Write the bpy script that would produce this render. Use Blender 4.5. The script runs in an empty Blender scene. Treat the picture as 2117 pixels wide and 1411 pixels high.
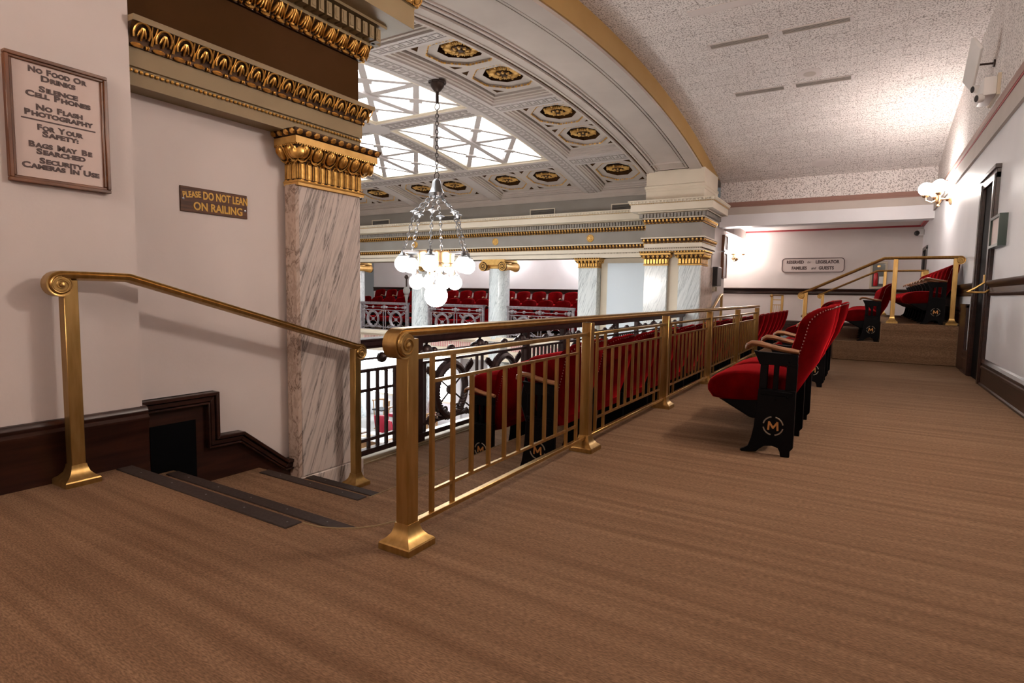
import bpy, bmesh, math, random
from mathutils import Vector, Matrix
random.seed(7)
sc = bpy.context.scene
COL = sc.collection
R_ = math.radians
# ---------------------------------------------------------------- camera, world, light, exposure
F_PX, YAW, PITCH, ROLL = 1190.334, R_(31.2474), R_(-4.85285), R_(0.99375)
fw = Vector((-math.sin(YAW)*math.cos(PITCH), math.cos(YAW)*math.cos(PITCH), math.sin(PITCH)))
rt = Vector((math.cos(YAW), math.sin(YAW), 0)); up = rt.cross(fw)
r2 = rt*math.cos(ROLL)+up*math.sin(ROLL); u2 = -rt*math.sin(ROLL)+up*math.cos(ROLL)
cam = bpy.data.objects.new('camera', bpy.data.cameras.new('camera')); COL.objects.link(cam)
cam.matrix_world = Matrix(((r2.x, u2.x, -fw.x, 0), (r2.y, u2.y, -fw.y, 0), (r2.z, u2.z, -fw.z, 1.0), (0, 0, 0, 1)))
cam.data.sensor_width = 36; cam.data.lens = F_PX/2117*36
cam.data.clip_start = .05; cam.data.clip_end = 200
sc.camera = cam
w = bpy.data.worlds.new('world'); sc.world = w; w.use_nodes = True
w.node_tree.nodes['Background'].inputs[0].default_value = (1.0, .96, .93, 1)
w.node_tree.nodes['Background'].inputs[1].default_value = .05
SKYLIGHT, GLOBE, SCONCE, NEAR_SCONCE, REAR_FILL, OPP_SCONCE, WINDOW = 5.0, 26.0, 58.0, 80.0, 62.0, 52.0, 7.0
sc.view_settings.view_transform = 'Standard'; sc.view_settings.look = 'None'
sc.view_settings.exposure = 1.03; sc.view_settings.gamma = 1
sc.cycles.use_denoising = True
sc.cycles.max_bounces = 7; sc.cycles.diffuse_bounces = 5; sc.cycles.glossy_bounces = 3
sc.cycles.caustics_reflective = False; sc.cycles.caustics_refractive = False
sc.cycles.sample_clamp_indirect = 6

# ---------------------------------------------------------------- materials
def M(name, c1, c2=None, sc_=(4, 4, 4), rough=.5, metal=0, bump=0, bsc=None, detail=4, ramp=(.35, .65), emit=0, spec=.5, sheen=0, rot=None, rvar=0):
    m = bpy.data.materials.new(name); m.use_nodes = True
    nt = m.node_tree; n = nt.nodes; b = n['Principled BSDF']; L = nt.links.new
    b.inputs['Roughness'].default_value = rough; b.inputs['Metallic'].default_value = metal
    b.inputs['Specular IOR Level'].default_value = spec
    b.inputs['Base Color'].default_value = (*c1, 1)
    if sheen: b.inputs['Sheen Weight'].default_value = sheen; b.inputs['Sheen Roughness'].default_value = .35; b.inputs['Sheen Tint'].default_value = (1, .02, .03, 1)
    geo = n.new('ShaderNodeNewGeometry')
    def noise(s, d=detail, rr=None):
        mp = n.new('ShaderNodeMapping'); mp.inputs['Scale'].default_value = s
        if rr: mp.inputs['Rotation'].default_value = rr
        L(geo.outputs['Position'], mp.inputs['Vector'])
        t = n.new('ShaderNodeTexNoise'); t.inputs['Scale'].default_value = 1; t.inputs['Detail'].default_value = d
        L(mp.outputs['Vector'], t.inputs['Vector']); return t
    if c2:
        t = noise(sc_, rr=rot); r = n.new('ShaderNodeValToRGB')
        r.color_ramp.elements[0].position = ramp[0]; r.color_ramp.elements[1].position = ramp[1]
        r.color_ramp.elements[0].color = (*c1, 1); r.color_ramp.elements[1].color = (*c2, 1)
        L(t.outputs['Fac'], r.inputs['Fac']); L(r.outputs['Color'], b.inputs['Base Color'])
        m['ramp'] = r.name
    if bump:
        t2 = noise(bsc or sc_); bp = n.new('ShaderNodeBump'); bp.inputs['Strength'].default_value = bump
        bp.inputs['Distance'].default_value = .01
        L(t2.outputs['Fac'], bp.inputs['Height']); L(bp.outputs['Normal'], b.inputs['Normal'])
    if emit:
        b.inputs['Emission Color'].default_value = (*c1, 1); b.inputs['Emission Strength'].default_value = emit
    return m

def carpet():
    m = M('carpet', (.135, .075, .041), (.245, .149, .088), (.55, 19, 19), rough=.95, bump=.4, bsc=(160, 160, 160), detail=6, ramp=(.22, .78), spec=.12)
    nt = m.node_tree; n = nt.nodes; L = nt.links.new; b = n['Principled BSDF']
    geo = n.new('ShaderNodeNewGeometry'); mp = n.new('ShaderNodeMapping'); mp.inputs['Scale'].default_value = (60, 230, 230)
    t = n.new('ShaderNodeTexNoise'); t.inputs['Scale'].default_value = 1; L(geo.outputs['Position'], mp.inputs['Vector']); L(mp.outputs['Vector'], t.inputs['Vector'])
    r = n.new('ShaderNodeValToRGB'); r.color_ramp.elements[0].color = (.62, .6, .58, 1); r.color_ramp.elements[1].color = (1.25, 1.25, 1.25, 1)
    r.color_ramp.elements[0].position = .3; r.color_ramp.elements[1].position = .7
    L(t.outputs['Fac'], r.inputs['Fac'])
    mx = n.new('ShaderNodeMixRGB'); mx.blend_type = 'MULTIPLY'; mx.inputs[0].default_value = 1
    L(n[m['ramp']].outputs['Color'], mx.inputs[1]); L(r.outputs['Color'], mx.inputs[2]); L(mx.outputs['Color'], b.inputs['Base Color'])
    return m

def marble(name, base, vein, rot, dens=1.0, rough=.18):
    m = M(name, base, vein, rough=rough); nt = m.node_tree; n = nt.nodes; L = nt.links.new; b = n['Principled BSDF']
    r = n[m['ramp']]; t = r.inputs['Fac'].links[0].from_node; mp = t.inputs['Vector'].links[0].from_node
    vr = n.new('ShaderNodeVectorRotate'); vr.rotation_type = 'EULER_XYZ'; vr.inputs['Rotation'].default_value = rot
    src = mp.inputs['Vector'].links[0].from_socket; L(src, vr.inputs['Vector']); L(vr.outputs['Vector'], mp.inputs['Vector'])
    mp.inputs['Scale'].default_value = (9*dens, 9*dens, .62*dens)
    t.inputs['Detail'].default_value = 9; t.inputs['Roughness'].default_value = .62; t.inputs['Distortion'].default_value = .35
    cr = r.color_ramp; cr.elements[0].position = .0; cr.elements[0].color = (*base, 1)
    cr.elements[1].position = 1; cr.elements[1].color = (*base, 1)
    mid = tuple((a*.6+v*.4) for a, v in zip(base, vein))
    for p, c in ((.32, base), (.37, mid), (.40, base), (.455, base), (.488, mid), (.5, vein), (.512, mid), (.55, base), (.60, mid), (.66, base)):
        e = cr.elements.new(p); e.color = (*c, 1)
    return m

def acoustic():
    m = M('acoustic_tile', (.31, .265, .245), (.83, .77, .74), (46, 46, 46), rough=.95, bump=.5, bsc=(46, 46, 46), detail=3, ramp=(.36, .50), spec=.1)
    nt = m.node_tree; n = nt.nodes; L = nt.links.new; b = n['Principled BSDF']
    geo = n.new('ShaderNodeNewGeometry')
    br = n.new('ShaderNodeTexBrick'); br.offset = .5
    for k, v in (('Scale', 1), ('Mortar Size', .006), ('Brick Width', .62), ('Row Height', .31), ('Mortar Smooth', .3)): br.inputs[k].default_value = v
    br.inputs['Color1'].default_value = (1, 1, 1, 1); br.inputs['Color2'].default_value = (.93, .92, .92, 1); br.inputs['Mortar'].default_value = (.7, .68, .66, 1)
    L(geo.outputs['Position'], br.inputs['Vector'])
    mx = n.new('ShaderNodeMixRGB'); mx.blend_type = 'MULTIPLY'; mx.inputs[0].default_value = 1
    L(n[m['ramp']].outputs['Color'], mx.inputs[1]); L(br.outputs['Color'], mx.inputs[2]); L(mx.outputs['Color'], b.inputs['Base Color'])
    return m

MT = dict(
 carpet=carpet(), acoustic=acoustic(),
 wall=M('painted_plaster', (.65, .585, .56), (.69, .62, .595), (1.5, 1.5, 1.5), rough=.6, bump=.05, bsc=(60, 60, 60), spec=.25),
 wallw=M('white_paint', (.72, .70, .72), (.76, .745, .76), (1.2, 1.2, 1.2), rough=.45, spec=.3),
 taupe=M('dimmed_taupe_paint', (.050, .022, .007), (.060, .027, .010), (2, 2, 2), rough=.8, spec=.04),  # grey-taupe paint of the far frieze, with warm dim light put into colour
 tan=M('tan_dimmed_cream_paint', (.235, .17, .088), (.26, .19, .10), (2, 2, 2), rough=.55, spec=.3),  # near entablature's cream dimmed for warm low light; plain tan elsewhere
 cream=M('cream_paint', (.68, .60, .48), (.73, .65, .53), (1.4, 1.4, 1.4), rough=.55, spec=.3),
 stone=M('stone_paint', (.47, .41, .37), (.52, .455, .41), (1.6, 1.6, 1.6), rough=.6, spec=.25),
 greypaint=M('grey_paint', (.27, .245, .22), (.30, .275, .25), (1.6, 1.6, 1.6), rough=.6, spec=.25),
 ochre=M('ochre_paint', (.38, .225, .075), (.41, .25, .09), (1.5, 1.5, 1.5), rough=.55, spec=.3),
 gold=M('gilding', (.60, .32, .075), (.82, .50, .15), (30, 30, 30), rough=.36, metal=.85, bump=.1, bsc=(60, 60, 60)),
 goldflat=M('gold_paint', (.58, .33, .085), (.70, .42, .13), (12, 12, 12), rough=.5, metal=.35),
 golddark=M('antique_shaded_gold', (.030, .012, .004), (.07, .03, .008), (25, 25, 25), rough=.5, metal=.6),  # antique ground of the gilding, darkened to stand for crevice shade
 brass=M('brushed_brass', (.39, .24, .08), (.49, .315, .115), (40, 40, 6), rough=.34, metal=.95),
 wood=M('dark_mahogany', (.015, .0045, .003), (.034, .0105, .006), (3, 3, 38), rough=.33, spec=.4, bump=.05, bsc=(5, 5, 60)),
 black=M('black_metal', (.0025, .002, .0025), rough=.5, spec=.07),
 blackmatte=M('black_panel', (.002, .002, .0025), rough=.6, spec=.05),
 rubber=M('stair_nosing', (.032, .022, .019), (.042, .03, .026), (80, 80, 80), rough=.75, spec=.12),
 ironskylit=M('skylit_bronze_iron', (.17, .145, .155), (.27, .24, .25), (14, 14, 14), rough=.42, metal=.3),  # lighter copy of the iron, skylight brightness put into its colour
 iron=M('bronze_iron', (.022, .010, .010), (.045, .022, .021), (14, 14, 14), rough=.36, metal=.35),
 velvet=M('red_velvet', (.066, .0004, .0008), (.09, .0005, .001), (12, 12, 12), rough=.9, sheen=.5, spec=.02),
 stud=M('nail_stud', (.55, .45, .38), rough=.3, metal=1),
 oak=M('oak_arm', (.12, .045, .016), (.25, .11, .043), (9, 60, 60), rough=.35, bump=.04),
 emblem=M('emblem_gilt', (.62, .30, .10), rough=.35, metal=.7),
 emblemring=M('emblem_ring', (.35, .31, .25), rough=.4, metal=.7),
 marble=marble('veined_marble', (.60, .52, .475), (.15, .13, .12), (R_(20), 0, 0), 1.0),
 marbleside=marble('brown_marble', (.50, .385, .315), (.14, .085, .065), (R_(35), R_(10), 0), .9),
 marblew=marble('white_marble', (.70, .745, .75), (.30, .35, .37), (0, R_(-18), 0), .9),
 frame=M('wood_frame', (.085, .026, .008), (.16, .055, .017), (40, 6, 6), rough=.35),
 signboard=M('sign_board', (.62, .53, .50), rough=.6), paper=M('sign_paper', (.62, .50, .455), rough=.5), ink=M('brown_ink', (.075, .045, .042), rough=.6),
 plate=M('woodgrain_plate', (.055, .02, .010), (.12, .048, .02), (4, 4, 90), rough=.5, spec=.25),
 yellow=M('yellow_paint', (.62, .34, .03), rough=.5),
 chrome=M('satin_nickel', (.24, .235, .24), rough=.3, metal=1),
 bronze=M('aged_bronze', (.05, .032, .026), rough=.4, metal=.7),
 lampgold=M('lamp_brass', (.62, .38, .20), rough=.28, metal=1),
 leather=M('red_leather', (.42, .02, .05), rough=.4),
 oakl=M('light_oak', (.42, .24, .11), (.50, .30, .14), (5, 40, 40), rough=.45),
 white=M('white_plastic', (.74, .71, .69), rough=.5), beige=M('beige_plastic', (.55, .46, .34), rough=.5),
 screen=M('white_screen', (.66, .735, .80), rough=.7), grey=M('grey_metal', (.10, .098, .10), rough=.5),
 greycarpet=M('grey_carpet', (.30, .28, .27), (.40, .38, .36), (40, 40, 40), rough=.95),
 sheet=M('white_paper', (.8, .8, .8), rough=.7), redline=M('red_trim_paint', (.34, .035, .04), rough=.5),
 brownmould=M('brown_trim_paint', (.30, .165, .13), rough=.5), pink=M('pink_panel', (.55, .22, .24), rough=.6),
 glass=M('cabinet_glass', (.12, .13, .12), rough=.08), red=M('red_enamel', (.5, .015, .02), rough=.3),
 ventdark=M('vent_shadow', (.03, .025, .024), rough=.8), key=M('key_pattern_paint', (.33, .29, .27), rough=.6),
 keyb=M('key_pattern_ground', (.50, .45, .43), rough=.6), green=M('green_frame', (.012, .03, .022), rough=.3),
 skylight=M('skylight_glass', (.88, .95, 1.0), emit=SKYLIGHT), globe=M('lit_globe', (1.0, .95, .90), emit=GLOBE),
 sconceglobe=M('lit_sconce_globe', (1.0, .92, .865), emit=SCONCE), nearglobe=M('lit_wall_globe', (1.0, .87, .76), emit=NEAR_SCONCE), rearfill=M('rear_fill_globe', (1.0, .85, .73), emit=REAR_FILL), oppglobe=M('lit_opposite_globe', (1.0, .95, .94), emit=OPP_SCONCE),
 winglass=M('lit_window_glass', (.86, .94, 1.0), emit=WINDOW),
)

# ---------------------------------------------------------------- mesh builder
class MB:
    def __init__(s): s.v = []; s.f = []
    def add(s, vs, fs):
        o = len(s.v); s.v += [tuple(q) for q in vs]; s.f += [tuple(i+o for i in f) for f in fs]; return s
    def box(s, x0, x1, y0, y1, z0, z1):
        return s.add([(x, y, z) for x in (x0, x1) for y in (y0, y1) for z in (z0, z1)],
                     [(0, 1, 3, 2), (4, 6, 7, 5), (0, 4, 5, 1), (2, 3, 7, 6), (0, 2, 6, 4), (1, 5, 7, 3)])
    def obox(s, c, a, b, d):
        c, a, b, d = map(Vector, (c, a, b, d))
        return s.add([c+a*i+b*j+d*k for i in (-1, 1) for j in (-1, 1) for k in (-1, 1)],
                     [(0, 1, 3, 2), (4, 6, 7, 5), (0, 4, 5, 1), (2, 3, 7, 6), (0, 2, 6, 4), (1, 5, 7, 3)])
    def prism(s, poly, lo, hi, plane='xy'):
        mp = {'xy': lambda a, b, h: (a, b, h), 'yz': lambda a, b, h: (h, a, b), 'xz': lambda a, b, h: (a, h, b)}[plane]
        n = len(poly)
        return s.add([mp(a, b, lo) for a, b in poly]+[mp(a, b, hi) for a, b in poly],
                     [tuple(range(n-1, -1, -1)), tuple(range(n, 2*n))]+[(i, (i+1) % n, n+(i+1) % n, n+i) for i in range(n)])
    def loft(s, rings, cap=True, closed=True):
        n = len(rings[0]); vs = [q for r in rings for q in r]; fs = []
        for k in range(len(rings)-1):
            for i in range(n if closed else n-1):
                j = (i+1) % n; fs.append((k*n+i, k*n+j, (k+1)*n+j, (k+1)*n+i))
        if cap: fs += [tuple(range(n-1, -1, -1)), tuple(range((len(rings)-1)*n, len(rings)*n))]
        return s.add(vs, fs)
    def tube(s, pts, r, n=8, cap=True, loop=False):
        P = [Vector(q) for q in pts]; rings = []; m = len(P); pn = None
        for i, q in enumerate(P):
            if loop: t = P[(i+1) % m]-P[i-1]
            else: t = P[min(i+1, m-1)]-P[max(i-1, 0)]
            t.normalize()
            if pn is None:
                a = Vector((0, 0, 1)) if abs(t.z) < .9 else Vector((1, 0, 0)); nn = (a-t*a.dot(t)).normalized()
            else: nn = (pn-t*pn.dot(t)).normalized()
            pn = nn; bb = t.cross(nn); rr = r[i] if isinstance(r, (list, tuple)) else r
            rings.append([q+(nn*math.cos(2*math.pi*k/n)+bb*math.sin(2*math.pi*k/n))*rr for k in range(n)])
        if loop: rings.append(rings[0]); cap = False
        return s.loft(rings, cap)
    def sweep(s, prof, pts, side, cap=True):
        # closed profile (u along side, v along the normal) swept along pts lying square to side
        P = [Vector(q) for q in pts]; S = Vector(side).normalized(); m = len(P); rings = []
        for i, q in enumerate(P):
            t = (P[min(i+1, m-1)]-P[max(i-1, 0)]).normalized(); N = S.cross(t).normalized()
            k = 1.0
            if 0 < i < m-1:
                d = (P[i+1]-P[i]).normalized(); k = 1/max(.5, N.dot(S.cross(d).normalized()))
            rings.append([q+S*u+N*v*k for u, v in prof])
        return s.loft(rings, cap)
    def lathe(s, prof, c, n=16, axis=(0, 0, 1), cap=True, rot=0.0):
        A = Vector(axis).normalized(); a = Vector((1, 0, 0)) if abs(A.x) < .9 else Vector((0, 1, 0))
        U = (a-A*a.dot(A)).normalized(); V = A.cross(U); C = Vector(c)
        rings = [[C+A*z+(U*math.cos(2*math.pi*k/n+rot)+V*math.sin(2*math.pi*k/n+rot))*max(r, 1e-4) for k in range(n)] for r, z in prof]
        return s.loft(rings, cap)
    def ell(s, c, a, b, d, n=8, m=5):
        c, a, b, d = map(Vector, (c, a, b, d)); vs = [c+d]; fs = []
        for i in range(1, m):
            th = math.pi*i/m
            for k in range(n):
                ph = 2*math.pi*k/n; vs.append(c+d*math.cos(th)+(a*math.cos(ph)+b*math.sin(ph))*math.sin(th))
        vs.append(c-d); e = len(vs)-1
        for k in range(n):
            fs.append((0, 1+k, 1+(k+1) % n)); fs.append((e, 1+(m-2)*n+(k+1) % n, 1+(m-2)*n+k))
            for i in range(m-2):
                q = 1+i*n; fs.append((q+k, q+n+k, q+n+(k+1) % n, q+(k+1) % n))
        return s.add(vs, fs)
    def sph(s, c, r, n=12, m=8): return s.ell(c, (r, 0, 0), (0, r, 0), (0, 0, r), n, m)
    def build(s, name, mat, parent=None, sharp=38, bevel=0, local=False, segs=1):
        me = bpy.data.meshes.new(name)
        vs = s.v
        if parent is not None and not local:
            off = parent.get('base', (0, 0, 0)); vs = [(x-off[0], y-off[1], z-off[2]) for x, y, z in vs]
        org = None
        if parent is None and not local:
            xs, ys, zs = zip(*vs); org = ((min(xs)+max(xs))/2, (min(ys)+max(ys))/2, min(zs)); vs = [(x-org[0], y-org[1], z-org[2]) for x, y, z in vs]
        me.from_pydata(vs, [], s.f)
        bm = bmesh.new(); bm.from_mesh(me); bmesh.ops.recalc_face_normals(bm, faces=bm.faces)
        if bevel:
            es = [e for e in bm.edges if len(e.link_faces) == 2 and e.calc_face_angle(0) > .5]
            bmesh.ops.bevel(bm, geom=es, offset=bevel, segments=segs, affect='EDGES', profile=.6, clamp_overlap=True)
        bm.to_mesh(me); bm.free()
        me.shade_smooth(); me.set_sharp_from_angle(angle=R_(sharp))
        me.materials.append(MT[mat] if isinstance(mat, str) else mat)
        o = bpy.data.objects.new(name, me); COL.objects.link(o)
        if parent is not None:
            o.parent = parent; o['base'] = parent.get('base', (0, 0, 0)) if not local else (0, 0, 0)
        elif org: o.location = org; o['base'] = org
        return o

def empty(name, base, label=None, cat=None, group=None, rz=0):
    o = bpy.data.objects.new(name, None); COL.objects.link(o); o.location = base; o.rotation_euler = (0, 0, rz); o['base'] = tuple(base)
    o.empty_display_size = .1
    if label: tag(o, label, cat, group)
    return o
def tag(o, label, cat, group=None):
    o['label'] = label; o['category'] = cat
    if group: o['group'] = group
    return o
def struct(o, label=None, cat=None):
    o['kind'] = 'structure'
    if label: o['label'] = label
    if cat: o['category'] = cat
    return o
def copy_tree(o, parent=None):
    c = o.copy(); COL.objects.link(c); c.parent = parent
    for ch in list(o.children): copy_tree(ch, c)
    return c
def text_into(mb, body, origin, ex, ey, size, bold=0, width=1.0, center=True, depth=.0015):
    cu = bpy.data.curves.new('t', 'FONT'); cu.body = body; cu.size = size; cu.offset = bold; cu.extrude = depth
    cu.resolution_u = 3
    if center: cu.align_x = 'CENTER'
    ob = bpy.data.objects.new('t', cu); me = bpy.data.meshes.new_from_object(ob)
    ex, ey, O = Vector(ex), Vector(ey), Vector(origin); ez = ex.cross(ey)
    mb.add([O+ex*v.co.x*width+ey*v.co.y+ez*v.co.z for v in me.vertices], [tuple(p.vertices) for p in me.polygons])
    xs = [v.co.x for v in me.vertices]
    bpy.data.objects.remove(ob); bpy.data.curves.remove(cu); bpy.data.meshes.remove(me)
    return (min(xs)*width, max(xs)*width) if xs else (0, 0)
def text_width(body, size, bold, width):
    m = MB(); a, b = text_into(m, body, (0, 0, 0), (1, 0, 0), (0, 1, 0), size, bold, width, False); return b
def smallcaps(mb, line, cx, y, big, small, O, ex, ey, bold, target):
    # every word starts with a larger capital
    runs = []
    for wd in line.split(' '):
        runs.append((wd[0], big));
        if len(wd) > 1: runs.append((wd[1:], small))
        runs.append((' ', small))
    runs = runs[:-1]
    wf = lambda wd: [small*.42*wd if t == ' ' else text_width(t, s_, bold, wd)+.05*s_*wd for t, s_ in runs]
    width = target/sum(wf(1.0)); ws = wf(width)
    x = cx-sum(ws)/2
    for (t, s_), wd in zip(runs, ws):
        if t != ' ': text_into(mb, t, Vector(O)+Vector(ex)*x+Vector(ey)*y, ex, ey, s_, bold, width, False)
        x += wd
ORD = ['first', 'second', 'third', 'fourth', 'fifth', 'sixth', 'seventh', 'eighth', 'ninth', 'tenth', 'eleventh', 'twelfth', 'thirteenth', 'fourteenth', 'fifteenth', 'sixteenth', 'seventeenth', 'eighteenth', 'nineteenth', 'twentieth']
CZ0, CYC, CR = 4.78, 9.3, 26.0
def zc(y, dz=0): return CZ0-(y-CYC)**2/(2*CR)+dz            # chamber ceiling curve
def zg(y): return 4.985-(y-9.3)**2/58.0                       # gallery vault curve
def za(y): return 4.64-(y-9.2)**2/54.0                        # arch soffit curve
# ---------------------------------------------------------------- floors
mb = MB()
edge = [(-3.47, 1.59), (-1.996, 1.59), (-1.906, 1.598), (-1.823, 1.635), (-1.76, 1.68), (-1.714, 1.745), (-1.678, 1.83), (-1.63, 2.0), (-1.60, 2.25), (-1.60, 19.2), (1.30, 19.2), (1.30, -3.2), (-3.47, -3.2)]
mb.prism(edge, -.35, 0)
struct(mb.build('floor', 'carpet'), 'brown streaked carpet of the upper gallery floor', 'floor')
mb = MB()
mb.box(-3.64, -1.75, 1.60, 1.905, -.5, -.136)
mb.box(-3.64, -2.53, 1.905, 2.50, -.7, -.272); mb.box(-2.53, -1.60, 1.70, 17.4, -.7, -.272)
mb.box(-3.64, -2.53, 2.50, 2.87, -.7, -.408)
mb.box(-3.90, -2.53, 2.87, 17.4, -.7, -.544)
struct(mb.build('floor', 'carpet'), 'carpeted steps and seat tiers below the brass railing', 'steps')
# raised seating platform at the far right
mb = MB()
mb.prism([(-.39, 0), (1.262, 0), (1.262, .62), (.26, .62), (.26, .31), (-.39, .31)], 10.85, 16.45, 'xz')
struct(mb.build('trim_9', 'carpet', bevel=.012), 'two stepped carpeted platform under the far right seats', 'platform')
# nosings on the stair
for (x0, x1, y0, y1, z, lb) in ((-3.43, -2.005, 1.508, 1.592, 0, 'dark rubber nosing strip on the top stair edge'), (-3.55, -1.80, 1.83, 1.908, -.136, 'dark rubber nosing strip on the second stair edge'),
                            (-3.50, -2.545, 2.424, 2.503, -.272, 'dark rubber nosing strip on the third stair edge'), (-3.485, -2.535, 2.795, 2.873, -.408, 'dark rubber nosing strip on the lowest stair edge')):
    o = MB().box(x0, x1, y0, y1, z-.03, z+.006).build('stair_nosing', 'rubber', bevel=.004)
    tag(o, lb, 'stair nosing', 'stair nosing strips')
    k = x0+.18
    while k < x1: MB().lathe([(.004, 0), (.004, .0012), (0, .0016)], (k, (y0+y1)/2, z+.006), 8).build('screw', 'grey', o); k += .30

for nm, pp_ in (('trim_18', [(x, y, .001) for x, y in edge[1:10]]), ('trim_19', [(-2.53, 2.50, -.271), (-2.53, 17.3, -.271)])):
    struct(MB().tube(pp_, .0035, 6).build(nm, 'tan'), 'thin pale edging along the carpet drop beside the stair' if nm == 'trim_18' else 'thin pale edging along the carpet drop of the seat tier', 'edging')
# ---------------------------------------------------------------- left wall, stair baseboard
mb = MB().box(-3.9, -3.47, -3.2, 1.674, -.3, 5.2)
struct(mb.build('wall_left', 'wall'), 'pinkish plaster wall carrying the framed rules sign', 'wall')
mb = MB().box(-3.95, -3.64, 1.674, 2.789, -.8, 2.10)
struct(mb.build('wall_stair', 'wall'), 'recessed plaster wall beside the descending stair', 'wall')
mb = MB()
def moulded(mb, poly_top, zb, x0):
    pass
prof_b = [(0, 0), (.030, 0), (.030, .20), (.038, .215), (.038, .235), (.046, .25), (.046, .262), (.03, .278), (.034, .292), (.034, .30), (.02, .318), (0, .32)]
def base_run(mb, prof, p0, p1, n):
    n = Vector(n); rings = []
    for P in (p0, p1): rings.append([Vector(P)+n*d+Vector((0, 0, z)) for d, z in prof])
    mb.loft(rings)
base_run(mb, prof_b, (-3.47, -3.2, 0), (-3.47, 1.69, 0), (1, 0, 0))
struct(mb.build('baseboard_left', 'wood'), 'dark mahogany baseboard below the framed rules sign', 'baseboard')
# stepped baseboard box down the stair
mb = MB()
path = [(1.69, .322), (2.194, .322), (2.194, .028), (2.37, .022), (2.724, -.264), (2.83, -.267)]
body = [(1.66, -.75), (1.66, .322)]+path[1:]+[(2.83, -.75)]
mb.prism(body, -3.64, -3.605, 'yz')
for off, th, dx in ((.0, .022, .045), (.028, .028, .032), (.062, .012, .040)):
    # moulding bands following the stepped outline, each set in by off
    def offset(poly, d):
        out = []
        for i, (a, b) in enumerate(poly):
            q = Vector((a, b)); ns = []
            if i > 0: e = (q-Vector(poly[i-1])).normalized(); ns.append(Vector((e.y, -e.x)))
            if i < len(poly)-1: e = (Vector(poly[i+1])-q).normalized(); ns.append(Vector((e.y, -e.x)))
            s_ = sum(ns, Vector((0, 0))); s_.normalize(); c_ = max(.4, s_.dot(ns[0])); out.append(tuple(q+s_*(d/c_)))
        return out
    A_, B_ = offset(path, off), offset(path, off+th)
    for i in range(len(path)-1): mb.prism([A_[i], A_[i+1], B_[i+1], B_[i]], -3.64, -3.605+dx, 'yz')
mb.box(-3.64, -3.455, 1.66, 1.694, -.4, .322); mb.box(-3.475, -3.445, 1.585, 1.694, -.4, .015)
bb = struct(mb.build('baseboard_stair', 'wood', bevel=.003), 'stepped mahogany baseboard following the stair down to the marble', 'baseboard')
MB().box(-3.61, -3.600, 1.775, 2.052, -.25, .158).build('access_panel', 'blackmatte', bb)
# ---------------------------------------------------------------- right wall with door
XR = 1.28
mb = MB()
for y0, y1, z0, z1 in ((-3.2, 8.86, 0, 3.04), (9.68, 17.55, 0, 3.04), (8.86, 9.68, 2.47, 3.04), (17.55, 18.6, 2.25, 3.04), (18.6, 19.2, 0, 3.04)):
    mb.box(XR, XR+.2, y0, y1, z0, z1)
struct(mb.build('wall_right', 'wallw'), 'long white wall on the right with a dark door', 'wall')
mb = MB().box(XR+.02, XR+.25, -3.2, 19.2, 3.04, 5.2)
struct(mb.build('wall_upper_right', 'acoustic'), 'rough acoustic tile wall above the right ledge', 'wall')
mb = MB(); mb.box(XR-.035, XR+.06, -3.2, 16.4, 3.03, 3.27)
struct(mb.build('trim_1', 'stone'), 'beige band below the brown ledge on the right wall', 'moulding')
mb = MB(); mb.box(XR-.045, XR+.06, -3.2, 16.4, 3.27, 3.292)
struct(mb.build('trim_2', 'redline'), 'thin dark red line under the right ledge', 'moulding')
mb = MB(); base_run(mb, [(-.06, 0), (.05, 0), (.06, .03), (.035, .06), (.03, .14), (.0, .2), (-.06, .2)], (XR, -3.2, 3.292), (XR, 16.6, 3.292), (-1, 0, 0))
struct(mb.build('trim_3', 'brownmould'), 'brown painted ledge moulding on the right wall', 'moulding')
mb = MB()
pb2 = [(0, 0), (.05, 0), (.05, .02), (.034, .03), (.034, .19), (.042, .2), (.042, .225), (.03, .235), (.03, .26), (.038, .27), (.025, .30), (0, .31)]
base_run(mb, pb2, (XR, -3.2, 0), (XR, 8.74, 0), (-1, 0, 0)); base_run(mb, pb2, (XR, 9.80, 0), (XR, 10.30, 0), (-1, 0, 0))
mb.box(XR-.034, XR, 10.25, 10.84, 0, .93); mb.box(XR-.045, XR, 10.25, 10.84, .90, .95)
base_run(mb, [(d, z*.9+.62) for d, z in pb2], (XR, 10.84, 0), (XR, 16.5, 0), (-1, 0, 0))
struct(mb.build('baseboard_right', 'wood'), 'dark mahogany baseboard along the right wall', 'baseboard')
cr = [(0, 1.06), (.022, 1.06), (.03, 1.075), (.03, 1.095), (.02, 1.105), (.02, 1.155), (.03, 1.165), (.045, 1.185), (.055, 1.21), (.055, 1.235), (0, 1.245)]
mb = MB(); base_run(mb, cr, (XR, -3.2, 0), (XR, 8.74, 0), (-1, 0, 0)); base_run(mb, cr, (XR, 9.80, 0), (XR, 17.4, 0), (-1, 0, 0))
struct(mb.build('trim_4', 'wood'), 'dark mahogany chair rail along the right wall', 'chair rail')
d = empty('door_1', (XR, 9.27, 0)); struct(d, 'dark wooden door with heavy casing in the right wall', 'door')
mb = MB()
for y0, y1 in ((8.76, 8.90), (9.64, 9.80)):
    mb.box(XR-.04, XR+.02, y0, y1, 0, 2.50); mb.box(XR-.055, XR, y0+.03, y1-.03, 0, 2.48)
mb.box(XR-.04, XR+.02, 8.76, 9.80, 2.43, 2.56); mb.box(XR-.06, XR+.02, 8.74, 9.82, 2.54, 2.59)
mb.build('door_casing', 'wood', d, bevel=.004)
MB().box(XR-.005, XR+.11, 8.87, 9.67, 0, 2.46).build('door_leaf', 'blackmatte', d)
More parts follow.
